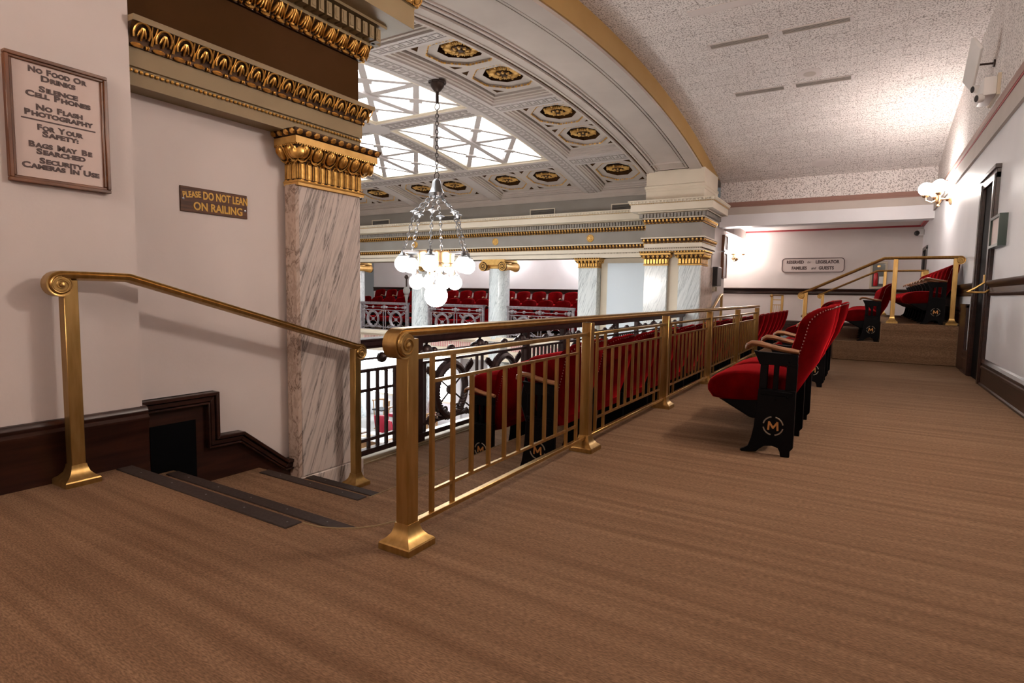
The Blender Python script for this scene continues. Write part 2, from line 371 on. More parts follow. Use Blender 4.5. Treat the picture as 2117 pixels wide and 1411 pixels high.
hd = MB(); hd.obox((XR-.065, 8.83, 1.255), (.006, 0, 0), (0, .035, 0), (0, 0, .052)); hd.tube([(XR-.06, 8.80, 1.22), (XR-.10, 8.79, 1.185), (XR-.16, 8.78, 1.14), (XR-.225, 8.77, 1.10)], .012, 8)
hd.tube([(XR-.225, 8.77, 1.10), (XR-.14, 8.75, 1.098), (XR-.06, 8.74, 1.098), (XR-.02, 8.73, 1.13)], .012, 8); hd.build('brass_handle', 'brass', d)
d = empty('door_2', (XR, 18.07, 0)); struct(d, 'dark doorway beyond the far platform in the right wall', 'door')
mb = MB(); mb.box(XR-.03, XR+.02, 17.5, 17.62, 0, 2.3); mb.box(XR-.03, XR+.02, 18.52, 18.64, 0, 2.3); mb.box(XR-.03, XR+.02, 17.5, 18.64, 2.25, 2.34); mb.build('door_casing', 'wood', d)
MB().box(XR-.004, XR+.1, 17.56, 18.59, 0, 2.245).build('door_leaf', 'blackmatte', d)

# ---------------------------------------------------------------- far end wall, beam, alcove
mb = MB().box(-5.2, 1.5, 19.15, 19.35, 0, 3.3); struct(mb.build('wall_back', 'wall'), 'pinkish far end wall carrying the reserved seating sign', 'wall')
mb = MB(); base_run(mb, [(d_, z+.03) for d_, z in cr], (-5.2, 19.15, 0), (1.28, 19.15, 0), (0, -1, 0)); struct(mb.build('trim_5', 'wood'), 'dark chair rail on the far end wall', 'chair rail')
mb = MB(); base_run(mb, pb2, (-5.2, 19.15, 0), (1.28, 19.15, 0), (0, -1, 0)); struct(mb.build('baseboard_back', 'wood'), 'dark baseboard of the far end wall', 'baseboard')
mb = MB(); mb.box(-3.45, 1.28, 16.40, 16.85, 2.86, 3.17); struct(mb.build('trim_6', 'wallw'), 'white beam face across the far end', 'beam')
mb = MB(); mb.box(-3.45, 1.28, 16.55, 17.0, 3.17, 3.40); struct(mb.build('trim_7', 'stone'), 'beige band above the far white beam', 'moulding')
mb = MB(); base_run(mb, [(-.2, 0), (.05, 0), (.06, .02), (.03, .05), (.0, .13), (-.2, .13)], (-3.45, 16.6, 3.40), (1.26, 16.6, 3.40), (0, -1, 0)); mb.box(-3.45, 1.26, 16.53, 16.6, 3.385, 3.40)
struct(mb.build('trim_8', 'brownmould'), 'brown ledge moulding above the far beam', 'moulding')
mb = MB().box(-3.5, 1.5, 16.62, 17.0, 3.5, 4.2); struct(mb.build('wall_upper_back', 'acoustic'), 'acoustic tile wall above the far beam', 'wall')
mb = MB().box(-5.2, 1.5, 16.8, 19.3, 3.0, 3.1); struct(mb.build('ceiling_alcove', 'wall'), 'low ceiling of the far alcove', 'ceiling')
mb = MB(); mb.box(-5.2, 1.28, 19.10, 19.16, 2.955, 3.0); mb.box(1.2, 1.285, 16.85, 19.15, 2.955, 3.0); struct(mb.build('trim_10', 'redline'), 'thin red moulding at the top of the far end wall', 'moulding')
mb = MB().prism([(-3.75, 3.0), (-3.22, 3.0), (-3.22, 2.74), (-3.75, 2.98)], 17.3, 19.15, 'xz'); struct(mb.build('trim_11', 'wall'), 'slanted plaster box in the far left alcove corner', 'soffit')
mb = MB(); mb.box(-3.9, -3.5, 15.97, 17.6, -.7, 3.4); struct(mb.build('wall_passage', 'wall'), 'short white wall beyond the marble pier', 'wall')
# ---------------------------------------------------------------- gallery vault ceiling
mb = MB(); N = 36
ys = [2.0+(16.62-2.0)*i/N for i in range(N+1)]
poly = [(y, zg(y)) for y in ys]+[(16.62, 5.6), (2.0, 5.6)]
mb.prism(poly, -3.5, 1.5, 'yz'); mb.box(-3.5, 1.5, -3.2, 2.0, zg(2.0), 5.2)
struct(mb.build('ceiling', 'acoustic'), 'speckled acoustic tile vault over the gallery', 'ceiling')
mb = MB().box(-3.9, 1.5, -3.4, -3.2, -.3, 5.2); struct(mb.build('wall_near', 'wall'), 'plaster wall behind the viewer', 'wall')
# ---------------------------------------------------------------- arch
mb = MB(); y0, y1 = 3.2, 14.55
ar = [(y0+(y1-y0)*i/40) for i in range(41)]
mb.prism([(y, za(y)) for y in ar]+[(14.55, 6), (3.2, 6)], -4.95, -3.52, 'yz')
mb.box(-4.95, -3.52, 1.0, 3.2, 3.36, 6.0); mb.box(-4.95, -3.52, 14.55, 17.5, 4.11, 6.0)
arch = struct(mb.build('wall_arch', 'stone'), 'wide stone painted arch between gallery and chamber', 'arch')
mb = MB(); ff = [y for y in ar]
mb.prism([(y, za(y)) for y in ff]+[(y, max(zg(y)+.03, za(y)+.06)) for y in reversed(ff)], -3.52, -3.495, 'yz')
mb.box(-3.52, -3.495, 14.55, 16.6, 4.11, 4.6); mb.box(-3.52, -3.495, 1.0, 3.2, 3.36, 5.2)
mb.build('arch_face', 'ochre', arch)
def archband(mb, x0, x1, dz, ya=4.3, yb=14.55):
    yy = [ya+(yb-ya)*i/40 for i in range(41)]
    mb.prism([(y, za(y)-dz) for y in yy]+[(y, za(y)+.03) for y in reversed(yy)], x0, x1, 'yz')
mb = MB(); archband(mb, -3.80, -3.525, .05, 3.3, 14.55); archband(mb, -4.95, -4.68, .05, 3.3, 14.55)
archband(mb, -3.875, -3.835, .03); archband(mb, -4.64, -4.60, .03); archband(mb, -4.56, -4.53, .02); archband(mb, -3.93, -3.91, .015)
archband(mb, -4.98, -4.93, .085, 3.3, 14.55); archband(mb, -4.87, -4.83, .065, 3.3, 14.55)
for yy in (14.45, 14.10, 4.3): mb.box(-4.66, -3.83, yy-.02, yy+.02, za(yy)-.03, za(yy)+.05)
mb.build('soffit_moulding', 'stone', arch)
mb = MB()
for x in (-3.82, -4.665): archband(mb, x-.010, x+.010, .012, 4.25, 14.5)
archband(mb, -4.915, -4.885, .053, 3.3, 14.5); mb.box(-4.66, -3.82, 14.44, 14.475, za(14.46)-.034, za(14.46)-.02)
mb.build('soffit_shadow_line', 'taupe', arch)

# ---------------------------------------------------------------- entablatures
def strip(pts, prof, name, mat, parent, back=-.12):
    n = len(pts); rings = []
    zt, zb = prof[-1][1], prof[0][1]
    pr = list(prof)+[(back, zt), (back, zb)]
    for i, p in enumerate(pts):
        P = Vector((*p, 0)); ns = []
        if i > 0: t = (P-Vector((*pts[i-1], 0))).normalized(); ns.append(Vector((t.y, -t.x, 0)))
        if i < n-1: t = (Vector((*pts[i+1], 0))-P).normalized(); ns.append(Vector((t.y, -t.x, 0)))
        m = sum(ns, Vector()); m.normalize(); c = m.dot(ns[0]); rings.append([P+m*(d/c)+Vector((0, 0, z)) for d, z in pr])
    return MB().loft(rings).build(name, mat, parent)
def along(mb, pts, d, z, pitch, fn, skip=()):
    n = len(pts)
    for i in range(n-1):
        if i in skip: continue
        a, b = Vector((*pts[i], 0)), Vector((*pts[i+1], 0)); t = (b-a).normalized(); nn = Vector((t.y, -t.x, 0))
        if i > 0: a = a-t*d
        if i < n-2: b = b+t*d
        L = (b-a).length; k = max(1, round(L/pitch)); pp = L/k
        for j in range(k): fn(mb, a+t*(pp*(j+.5))+nn*d+Vector((0, 0, z)), t, nn, pp)
UZ = Vector((0, 0, 1))
def u_bead(r, n=6, m=4): return lambda mb, P, t, nn, pp: mb.ell(P, t*r, nn*r, UZ*r, n, m)
def u_reel(r, n=6):
    def f(mb, P, t, nn, pp):
        mb.ell(P-t*pp*.14, nn*r, UZ*r, t*pp*.30, n, 5)
        for k in (.27, .36): mb.ell(P+t*pp*k, nn*r, UZ*r, t*pp*.035, n, 4)
    return f
def u_egg(wd, h, dp, fine):
    def f(mb, P, t, nn, pp):
        n, m = (10, 7) if fine else (6, 4)
        dn = (nn*.55+UZ*.85).normalized(); ou = (nn*.85-UZ*.55).normalized()
        mb.ell(P, t*pp*wd, dn*h*.46, ou*dp, n, m)
        if fine:
            arcp = [P+t*math.sin(a)*pp*(wd+.12)-dn*math.cos(a)*h*.62+ou*.004 for a in [R_(-140+28*k) for k in range(11)]]
            mb.tube(arcp, .0055, 5)
            mb.ell(P+t*pp*.5-dn*h*.05, t*pp*.07, dn*h*.42, ou*dp*.7, 6, 5)
            for s_ in (-.1, .1): mb.ell(P+t*pp*s_+dn*h*.1+ou*dp*.6, t*pp*.05, dn*h*.3, ou*dp*.6, 5, 4)
    return f
def u_leaf(h, dp):
    def f(mb, P, t, nn, pp):
        dn = (nn*.45+UZ*.9).normalized(); ou = (nn*.9-UZ*.45).normalized()
        for k in (-1, 0, 1):
            mb.ell(P+t*pp*.12*k-dn*h*(.04 if k == 0 else -.04), (t+dn*.35*k).normalized()*pp*.065, (dn-t*.35*k).normalized()*h*(.40 if k == 0 else .30), ou*dp*(1 if k == 0 else .8), 6, 5)
        arcp = [P+t*math.sin(a)*pp*.36+dn*(math.cos(a)*h*.52+h*.0) for a in [R_(-118+26.2*k) for k in range(10)]]
        mb.tube(arcp, pp*.055, 6)
        for s_ in (-1, 1):
            mb.tube([P+t*pp*(.5-.12*s_)+dn*h*.5, P+t*pp*(.5-.1*s_)+dn*h*.18, P+t*pp*(.5-.03*s_)-dn*h*.05, P+t*pp*(.5-.03*s_)-dn*h*.45], pp*.035, 5)
    return f
def u_acanthus(h, dp):
    def f(mb, P, t, nn, pp):
        dn = (nn*.5+UZ*.87).normalized(); ou = (nn*.87-UZ*.5).normalized()
        for k in (-2, -1, 0, 1, 2): mb.ell(P+t*pp*.15*k+ou*dp*(.5-.12*abs(k)), t*pp*.075, (dn-t*.18*k).normalized()*h*(.5-.05*abs(k)), ou*dp, 6, 5)
        mb.ell(P-dn*h*.42+ou*dp, t*pp*.16, dn*h*.12, ou*dp*.8, 6, 5)
        mb.tube([P+t*pp*.5+dn*h*.48, P+t*pp*.46-dn*h*.1, P+t*pp*.5-dn*h*.5], pp*.05, 5)
    return f
def u_dentil(hw, h, dp, panel):
    def f(mb, P, t, nn, pp):
        mb.obox(P, t*pp*hw, nn*dp, UZ*h)
        if panel: mb.obox(P+nn*dp, t*pp*hw*.55, nn*.004, UZ*h*.68)
    return f
def entab(nm, pts, arm, frm, com, label, fine, skip=(), zb=2.10):
    root = empty(nm, (*pts[0], zb)); struct(root, label, 'entablature')
    strip(pts, [(0, zb), (0, 2.195), (.012, 2.20), (.012, 2.30)], 'architrave', arm, root, -.3)
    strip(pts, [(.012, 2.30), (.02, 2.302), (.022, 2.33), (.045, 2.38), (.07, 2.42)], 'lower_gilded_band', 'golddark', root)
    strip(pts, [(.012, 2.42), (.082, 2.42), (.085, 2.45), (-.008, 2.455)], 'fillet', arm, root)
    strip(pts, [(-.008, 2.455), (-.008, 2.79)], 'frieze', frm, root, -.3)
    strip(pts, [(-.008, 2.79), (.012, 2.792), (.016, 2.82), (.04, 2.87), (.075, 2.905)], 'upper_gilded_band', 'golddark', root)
    strip(pts, [(.06, 2.905), (.06, 3.05), (.15, 3.055), (.15, 3.075)], 'dentil_course', com if not fine else arm, root)
    strip(pts, [(.10, 3.075), (.29, 3.078), (.30, 3.082), (.30, 3.245), (.31, 3.25)], 'corona', com, root, -.3)
    strip(pts, [(.30, 3.25), (.31, 3.27), (.345, 3.315), (.36, 3.32), (.36, 3.345), (.30, 3.36)], 'crown_moulding', 'tan' if fine else com, root, -.5)
    pb, pl = (.028, .118) if fine else (.045, .10)
    mb = MB(); along(mb, pts, .007, 2.178, pb, u_bead(.0105 if fine else .013, 7 if fine else 5, 5 if fine else 3), skip); mb.build('bead_string', 'golddark' if not fine else 'gold', root)
    mb = MB()
    along(mb, pts, .052, 2.372, pl, u_leaf(.105, .012) if fine else u_egg(.30, .10, .018, False), skip)
    along(mb, pts, .028, 2.312, pl, u_reel(.0135 if fine else .011), skip)
    along(mb, pts, .050, 2.862, pl*.95, u_acanthus(.12, .02) if fine else u_egg(.32, .10, .018, False), skip)
    along(mb, pts, .024, 2.803, pl*.95, u_reel(.0135), skip)
    mb.build('gilded_ornament', 'gold', root)
    mb = MB(); along(mb, pts, .10, 2.985, .07 if fine else .085, u_dentil(.33, .048, .04, fine), skip); mb.build('dentils', 'tan' if fine else 'greypaint', root)
    mb = MB(); along(mb, pts, .335, 3.298, .09, u_egg(.36, .075, .022, fine), skip); mb.build('crown_eggs', 'goldflat' if fine else 'cream', root)
    mb = MB(); along(mb, pts, .325, 3.258, .055, u_reel(.008, 5), skip); mb.build('crown_beads', 'gold', root)
    return root
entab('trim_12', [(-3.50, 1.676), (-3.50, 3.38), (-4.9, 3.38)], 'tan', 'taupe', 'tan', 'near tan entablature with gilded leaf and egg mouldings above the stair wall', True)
entab('trim_13', [(-4.87, 15.70), (-4.87, 14.5), (-3.45, 14.5), (-3.45, 15.95)], 'cream', 'greypaint', 'cream', 'projecting entablature block on the far marble pier', False)
e = entab('trim_14', [(-19.0, 15.78), (-4.85, 15.78)], 'cream', 'greypaint', 'cream', 'long entablature above the opposite gallery columns', False, zb=2.05)
MB().box(-19, -4.85, 15.80, 16.45, 2.05, 2.30).build('soffit', 'cream', e)
for i, x in enumerate((-6.95, -10.27, -13.65, -17.0)):
    mb = MB(); mb.lathe([(.115, 0), (.115, .012), (.1, .022), (.09, .012), (.03, .014), (.03, .03), (0, .036)], (x, 15.788, 2.625), 18, (0, -1, 0))
    for k in range(8):
        a = k*math.pi/4; dv = Vector((math.cos(a), 0, math.sin(a))); mb.ell(Vector((x, 15.773, 2.625))+dv*.055, dv*.032, Vector((-dv.z, 0, dv.x))*.016, Vector((0, -.012, 0)), 6, 4)
    mb.build('medallion', 'goldflat', e)
# attic wall (cove) and vents above the opposite entablature
mb = MB(); mb.box(-19, -4.92, 15.95, 16.3, 3.36, 4.2); aw = struct(mb.build('wall_attic', 'greypaint'), 'grey attic wall above the opposite entablature', 'wall')
strip([(-19, 15.95), (-4.9, 15.95)], [(0, 3.80), (.03, 3.80), (.05, 3.86), (.09, 3.90), (.09, 3.98)], 'cornice', 'stone', aw)
for i, x in enumerate((-8.65, -15.45, -12.2, -5.95)):
    o = empty('wall_vent', (x, 15.94, 3.36), ('grey louvered wall vent above the %s' % ['middle of the opposite gallery', 'leftmost visible seats of the opposite gallery', 'chandelier ring', 'white screen']
 [i]), 'vent', 'wall vents in the attic')
    mb = MB(); mb.box(x-.44, x+.44, 15.925, 15.95, 3.37, 3.40); mb.box(x-.44, x+.44, 15.925, 15.95, 3.57, 3.60); mb.box(x-.44, x-.41, 15.925, 15.95, 3.4, 3.57); mb.box(x+.41, x+.44, 15.925, 15.95, 3.4, 3.57); mb.build('frame', 'cream', o)
    mb = MB(); mb.box(x-.41, x+.41, 15.942, 15.952, 3.4, 3.57); mb.build('back_plate', 'ventdark', o)
    mb = MB()
    for k in range(6): mb.obox((x, 15.937, 3.415+.028*k), (.41, 0, 0), (0, .008, .006), (0, .001, .003))
    mb.build('louvers', 'greypaint', o)

# ---------------------------------------------------------------- capital on a rectangular shaft
def rect_capital(parent, x0, x1, y0, y1, zb, zt, fine, sides):
    # sides: open polyline round the shaft, right hand side outward
    h = zt-zb; Z = lambda f: zb+h*f
    strip(sides, [(0, Z(0)), (.02, Z(.01)), (.02, Z(.06)), (.028, Z(.08)), (.012, Z(.115))], 'astragal', 'goldflat', parent, -.05)
    strip(sides, [(.012, Z(.115)), (.004, Z(.13)), (.004, Z(.46))], 'necking', 'golddark', parent, -.05)
    strip(sides, [(.004, Z(.46)), (.018, Z(.48)), (.02, Z(.51)), (.05, Z(.58)), (.075, Z(.66)), (.08, Z(.73)), (.09, Z(.74))], 'echinus', 'golddark', parent, -.05)
    strip(sides, [(.09, Z(.74)), (.096, Z(.745)), (.096, Z(.87)), (.09, Z(.875))], 'abacus', 'goldflat', parent, -.05)
    strip(sides, [(.09, Z(.875)), (.10, Z(.89)), (.118, Z(.97)), (.118, Z(1))], 'crown', 'golddark', parent, -.05)
    mb = MB()
    pf = .062 if fine else .075
    def flute(mb, P, t, nn, pp):
        hh = h*.155
        if fine:
            arc = [P+t*pp*.33-UZ*hh, P+t*pp*.33+UZ*hh*.7]+[P+t*pp*.33*math.cos(a)+UZ*(hh*.7+pp*.33*math.sin(a)) for a in (R_(45), R_(90), R_(135))]+[P-t*pp*.33+UZ*hh*.7, P-t*pp*.33-UZ*hh]
            mb.tube(arc, .0065, 5); mb.obox(P-UZ*hh*.1, t*pp*.17, nn*.005, UZ*hh*.9); mb.ell(P+UZ*(-hh-.012), t*pp*.3, nn*.012, UZ*.012, 8, 5)
        else: mb.obox(P, t*pp*.3, nn*.012, UZ*hh)
    along(mb, sides, .006, Z(.30), pf, flute)
    along(mb, sides, .016, Z(.485), .10, u_reel(.011, 7 if fine else 5))
    along(mb, sides, .062, Z(.615), .115, u_egg(.33, .115 if fine else .11, .028, fine))
    along(mb, sides, .088, Z(.735), .02 if fine else .04, u_bead(.008, 5, 4))
    along(mb, sides, .112, Z(.94), .073, u_egg(.36, .05, .014, False))
    if fine:
        for q in sides[1:-1]:
            P = Vector((*q, 0)); dd = Vector((1 if q[0] > -3.6 else -1, 1 if q[1] > 3 else -1, 0)).normalized(); mb.ell(P+dd*.075+UZ*Z(.61), dd*.03, Vector((-dd.y, dd.x, 0))*.05, UZ*.05, 10, 7)
    mb.build('gilded_ornament', 'gold', parent)
# near pilaster
p = empty('marble_pilaster', (-3.7, 3.08, -.544), 'near veined marble pilaster with gilded capital where the stair handrail ends', 'pilaster')
MB().box(-4.1, -3.50, 2.79, 3.38, -.40, 1.745).build('shaft', 'marble', p, bevel=.006)
MB().box(-4.12, -3.488, 2.775, 3.395, -.70, -.402).build('plinth', 'marble', p, bevel=.006)
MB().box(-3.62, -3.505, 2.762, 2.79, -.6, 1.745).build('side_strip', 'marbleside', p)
rect_capital(p, -4.1, -3.5, 2.79, 3.38, 1.735, 2.105, True, [(-3.66, 2.79), (-3.50, 2.79), (-3.50, 3.38), (-4.1, 3.38)])
# far pier
p = empty('marble_pier', (-4.15, 15.2, -.7), 'far corner pier with two veined white marble pilasters and gilded capitals', 'pier')
MB().box(-4.80, -3.52, 14.62, 15.95, -4, 2.1).build('core', 'cream', p)
MB().box(-4.86, -4.27, 14.5, 14.62, -4, 1.75).build('left_shaft', 'marblew', p, bevel=.006)
MB().box(-3.98, -3.452, 14.5, 14.62, -.544, 1.75).build('right_shaft', 'marblew', p, bevel=.006)
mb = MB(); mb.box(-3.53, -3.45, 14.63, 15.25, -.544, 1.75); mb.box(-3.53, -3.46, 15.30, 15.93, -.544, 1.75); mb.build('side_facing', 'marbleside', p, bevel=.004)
rect_capital(p, 0, 0, 0, 0, 1.745, 2.105, False, [(-4.86, 14.75), (-4.86, 14.5), (-4.27, 14.5), (-4.27, 14.64)])
rect_capital(p, 0, 0, 0, 0, 1.745, 2.105, False, [(-3.98, 14.64), (-3.98, 14.5), (-3.45, 14.5), (-3.45, 15.2)])
mb = MB(); mb.box(-4.88, -3.44, 14.50, 15.95, 3.30, 3.60); mb.build('impost_block', 'cream', p)
strip([(-4.88, 15.9), (-4.88, 14.5), (-3.44, 14.5), (-3.44, 15.95)], [(0, 3.60), (.012, 3.60), (.012, 3.66), (.03, 3.68), (.03, 3.73), (0, 3.75), (0, 4.10)], 'impost_moulding', 'cream', p, -.3)
MB().box(-4.86, -3.46, 14.55, 15.9, 3.6, 4.10).build('arch_springer', 'cream', p)
# pilaster beside the white screen and its panel wall
p = empty('marble_pilaster', (-7.04, 16.05, -4), 'white veined marble pilaster left of the tall white screen', 'pilaster')
MB().box(-7.34, -6.74, 15.86, 16.3, -4, 1.77).build('shaft', 'marblew', p, bevel=.006)
rect_capital(p, 0, 0, 0, 0, 1.765, 2.055, False, [(-7.34, 16.2), (-7.34, 15.86), (-6.74, 15.86), (-6.74, 16.2)])
mb = MB().box(-6.73, -4.81, 16.15, 16.3, -4, 2.05); struct(mb.build('wall_screen', 'cream'), 'cream wall bay behind the white screen', 'wall')
tag(MB().box(-6.50, -5.0, 16.08, 16.13, -1.7, 1.91).build('projection_screen', 'screen'), 'tall blank white screen between two marble pilasters', 'screen')
# ionic columns
for i, x in enumerate((-10.28, -13.60, -16.92)):
    lb = ['round white marble column with gilded ionic capital right of the chandelier', 'round white marble column directly behind the chandelier globes', 'round marble column almost hidden behind the near pilaster, its gilded scroll showing'][i]
    c = empty('marble_column', (x, 16.08, -4), lb, 'column', 'marble columns of the opposite gallery')
    MB().lathe([(.40, -4), (.40, -3.8), (.355, -3.7), (.355, -1), (.352, 0), (.335, 1.78)], (x, 16.08, 0), 40).build('shaft', 'marblew', c)
    mb = MB()
    mb.lathe([(.34, 1.76), (.36, 1.78), (.345, 1.80), (.34, 1.83), (.40, 1.90), (.40, 1.96)], (x, 16.08, 0), 32)
    mb.box(x-.44, x+.44, 15.66, 16.5, 1.985, 2.03); mb.box(x-.41, x+.41, 15.69, 16.47, 2.03, 2.055)
    for yy, s_ in ((15.70, -1), (16.46, 1)):
        prof = [(x-.40, 1.985), (x+.40, 1.985), (x+.47, 1.95), (x+.40, 1.88), (x-.40, 1.88), (x-.47, 1.95)]
        mb.prism(prof, yy-.04, yy+.04, 'xz')
    mb.build('capital', 'goldflat', c)
    for yy in (15.66, 16.46):
        for s_ in (-1, 1):
            m2 = MB(); C0 = Vector((x+s_*.37, yy, 1.83)); ring = []
            for k in range(46):
                a = R_(90)-s_*k*R_(20); r = .152*(1-k/52); ring.append(C0+Vector((math.cos(a)*r, -.02, math.sin(a)*r)))
            m2.tube(ring, [.022*(1-k/70) for k in range(46)], 6); m2.sph(C0+Vector((0, -.03, 0)), .026)
            vo = m2.build('volute', 'goldflat', c); m3 = MB(); m3.lathe([(.15, -.022), (.15, .05), (.12, .06)], C0, 22, (0, 1, 0)); m3.build('volute_ground', 'golddark', vo)
    m2 = MB()
    for s_ in (-1, 1): m2.lathe([(.155, 15.70), (.11, 15.95), (.095, 16.08), (.11, 16.2), (.155, 16.46)], (x+s_*.37, 0, 1.83), 18, (0, 1, 0))
    m2.build('bolster', 'goldflat', c)
    m2 = MB()
    for k in range(7):
        a = R_(205+21.6*k); m2.ell((x+.385*math.cos(a), 16.08+.385*math.sin(a), 1.90), (.03, 0, 0), (0, .03, 0), (0, 0, .05), 7, 5)
    m2.build('egg_ornament', 'gold', c)
# ---------------------------------------------------------------- chamber ceiling
def slab(mb, x0, x1, y0, y1, d0, d1, n=None):
    n = n or max(2, int((y1-y0)/.4)); yy = [y0+(y1-y0)*i/n for i in range(n+1)]
    return mb.prism([(y, zc(y, d0)) for y in yy]+[(y, zc(y, d1)) for y in reversed(yy)], x0, x1, 'yz')
ceil = empty('ceiling_chamber', (-10, 9.3, 4.0)); struct(ceil, 'coffered and glazed vault over the chamber', 'ceiling')
slab(MB(), -20, -4.9, 2.5, 16.3, .70, .78).build('vault_shell', 'stone', ceil)
KEYS = [(-7.20, -6.68, 3.0, 16.0), (-20, -4.9, 13.57, 14.03), (-6.68, -4.9, 6.60, 6.95), (-6.68, -4.9, 10.08, 10.48)]
mb = MB()
for a in KEYS: slab(mb, *a, 0, .3)
for x in (-10.48, -13.80, -17.1): slab(mb, x, x+.35, 14.03, 15.95, 0, .3)
slab(mb, -20, -4.9, 15.87, 16.3, 0, .4)
mb.build('ceiling_band', 'keyb', ceil)
mb = MB(); mk = MB()
def keyrun(x0, x1, y0, y1, along_y):
    wd = (x1-x0) if along_y else (y1-y0); p = .19; L = (y1-y0) if along_y else (x1-x0); k = int(L/p)
    for i in range(k):
        s0 = i*p
        for (a0, a1, b0, b1) in ((.0, .028, .22, .78), (.0, .16, .22, .30), (.13, .158, .22, .62), (.07, .158, .54, .62), (.0, .19, .72, .79)):
            if along_y: slab(mk, x0+wd*b0, x0+wd*b1, y0+s0+a0, y0+s0+a1, -.006, .01, 1)
            else: slab(mk, x0+s0+a0, x0+s0+a1, y0+wd*b0, y0+wd*b1, -.006, .01, 1)
keyrun(-7.20, -6.68, 6.2, 15.9, True); keyrun(-16, -7.2, 13.57, 14.03, False); keyrun(-6.68, -4.95, 10.08, 10.48, False); keyrun(-6.68, -4.95, 6.60, 6.95, False); keyrun(-6.68, -4.95, 13.57, 14.03, False)
mk.build('key_pattern', 'key', ceil)
gb, gr_, dk, pn, fr = MB(), [], MB(), MB(), MB()
def rosette(cx, cy):
    zz = zc(cy, .245); m0 = MB(); m0.lathe([(.30, 0), (.295, -.02), (.16, -.03), (.15, -.075), (.12, -.085), (.07, -.06), (.05, -.09), (0, -.095)], (cx, cy, zz), 24); m = MB()
    for k in range(8):
        a = k*math.pi/4+.39; dv = Vector((math.cos(a), math.sin(a), 0)); sd = Vector((-dv.y, dv.x, 0)); P = Vector((cx, cy, zz-.035))
        for q in (-2, -1, 0, 1, 2): m.ell(P+dv*(.235-.012*abs(q))+sd*.030*q, dv*.075+sd*.012*q, sd*.02, Vector((0, 0, -.035)), 6, 4)
        m.sph(P+Vector((math.cos(a+.39), math.sin(a+.39), 0))*.30, .03, 6, 4)
        m.ell(P+dv*.115+Vector((0, 0, -.04)), dv*.045, sd*.035, Vector((0, 0, -.03)), 6, 4)
    rr = m0.build('rosette', 'golddark', ceil); m.build('petals', 'goldflat', rr)
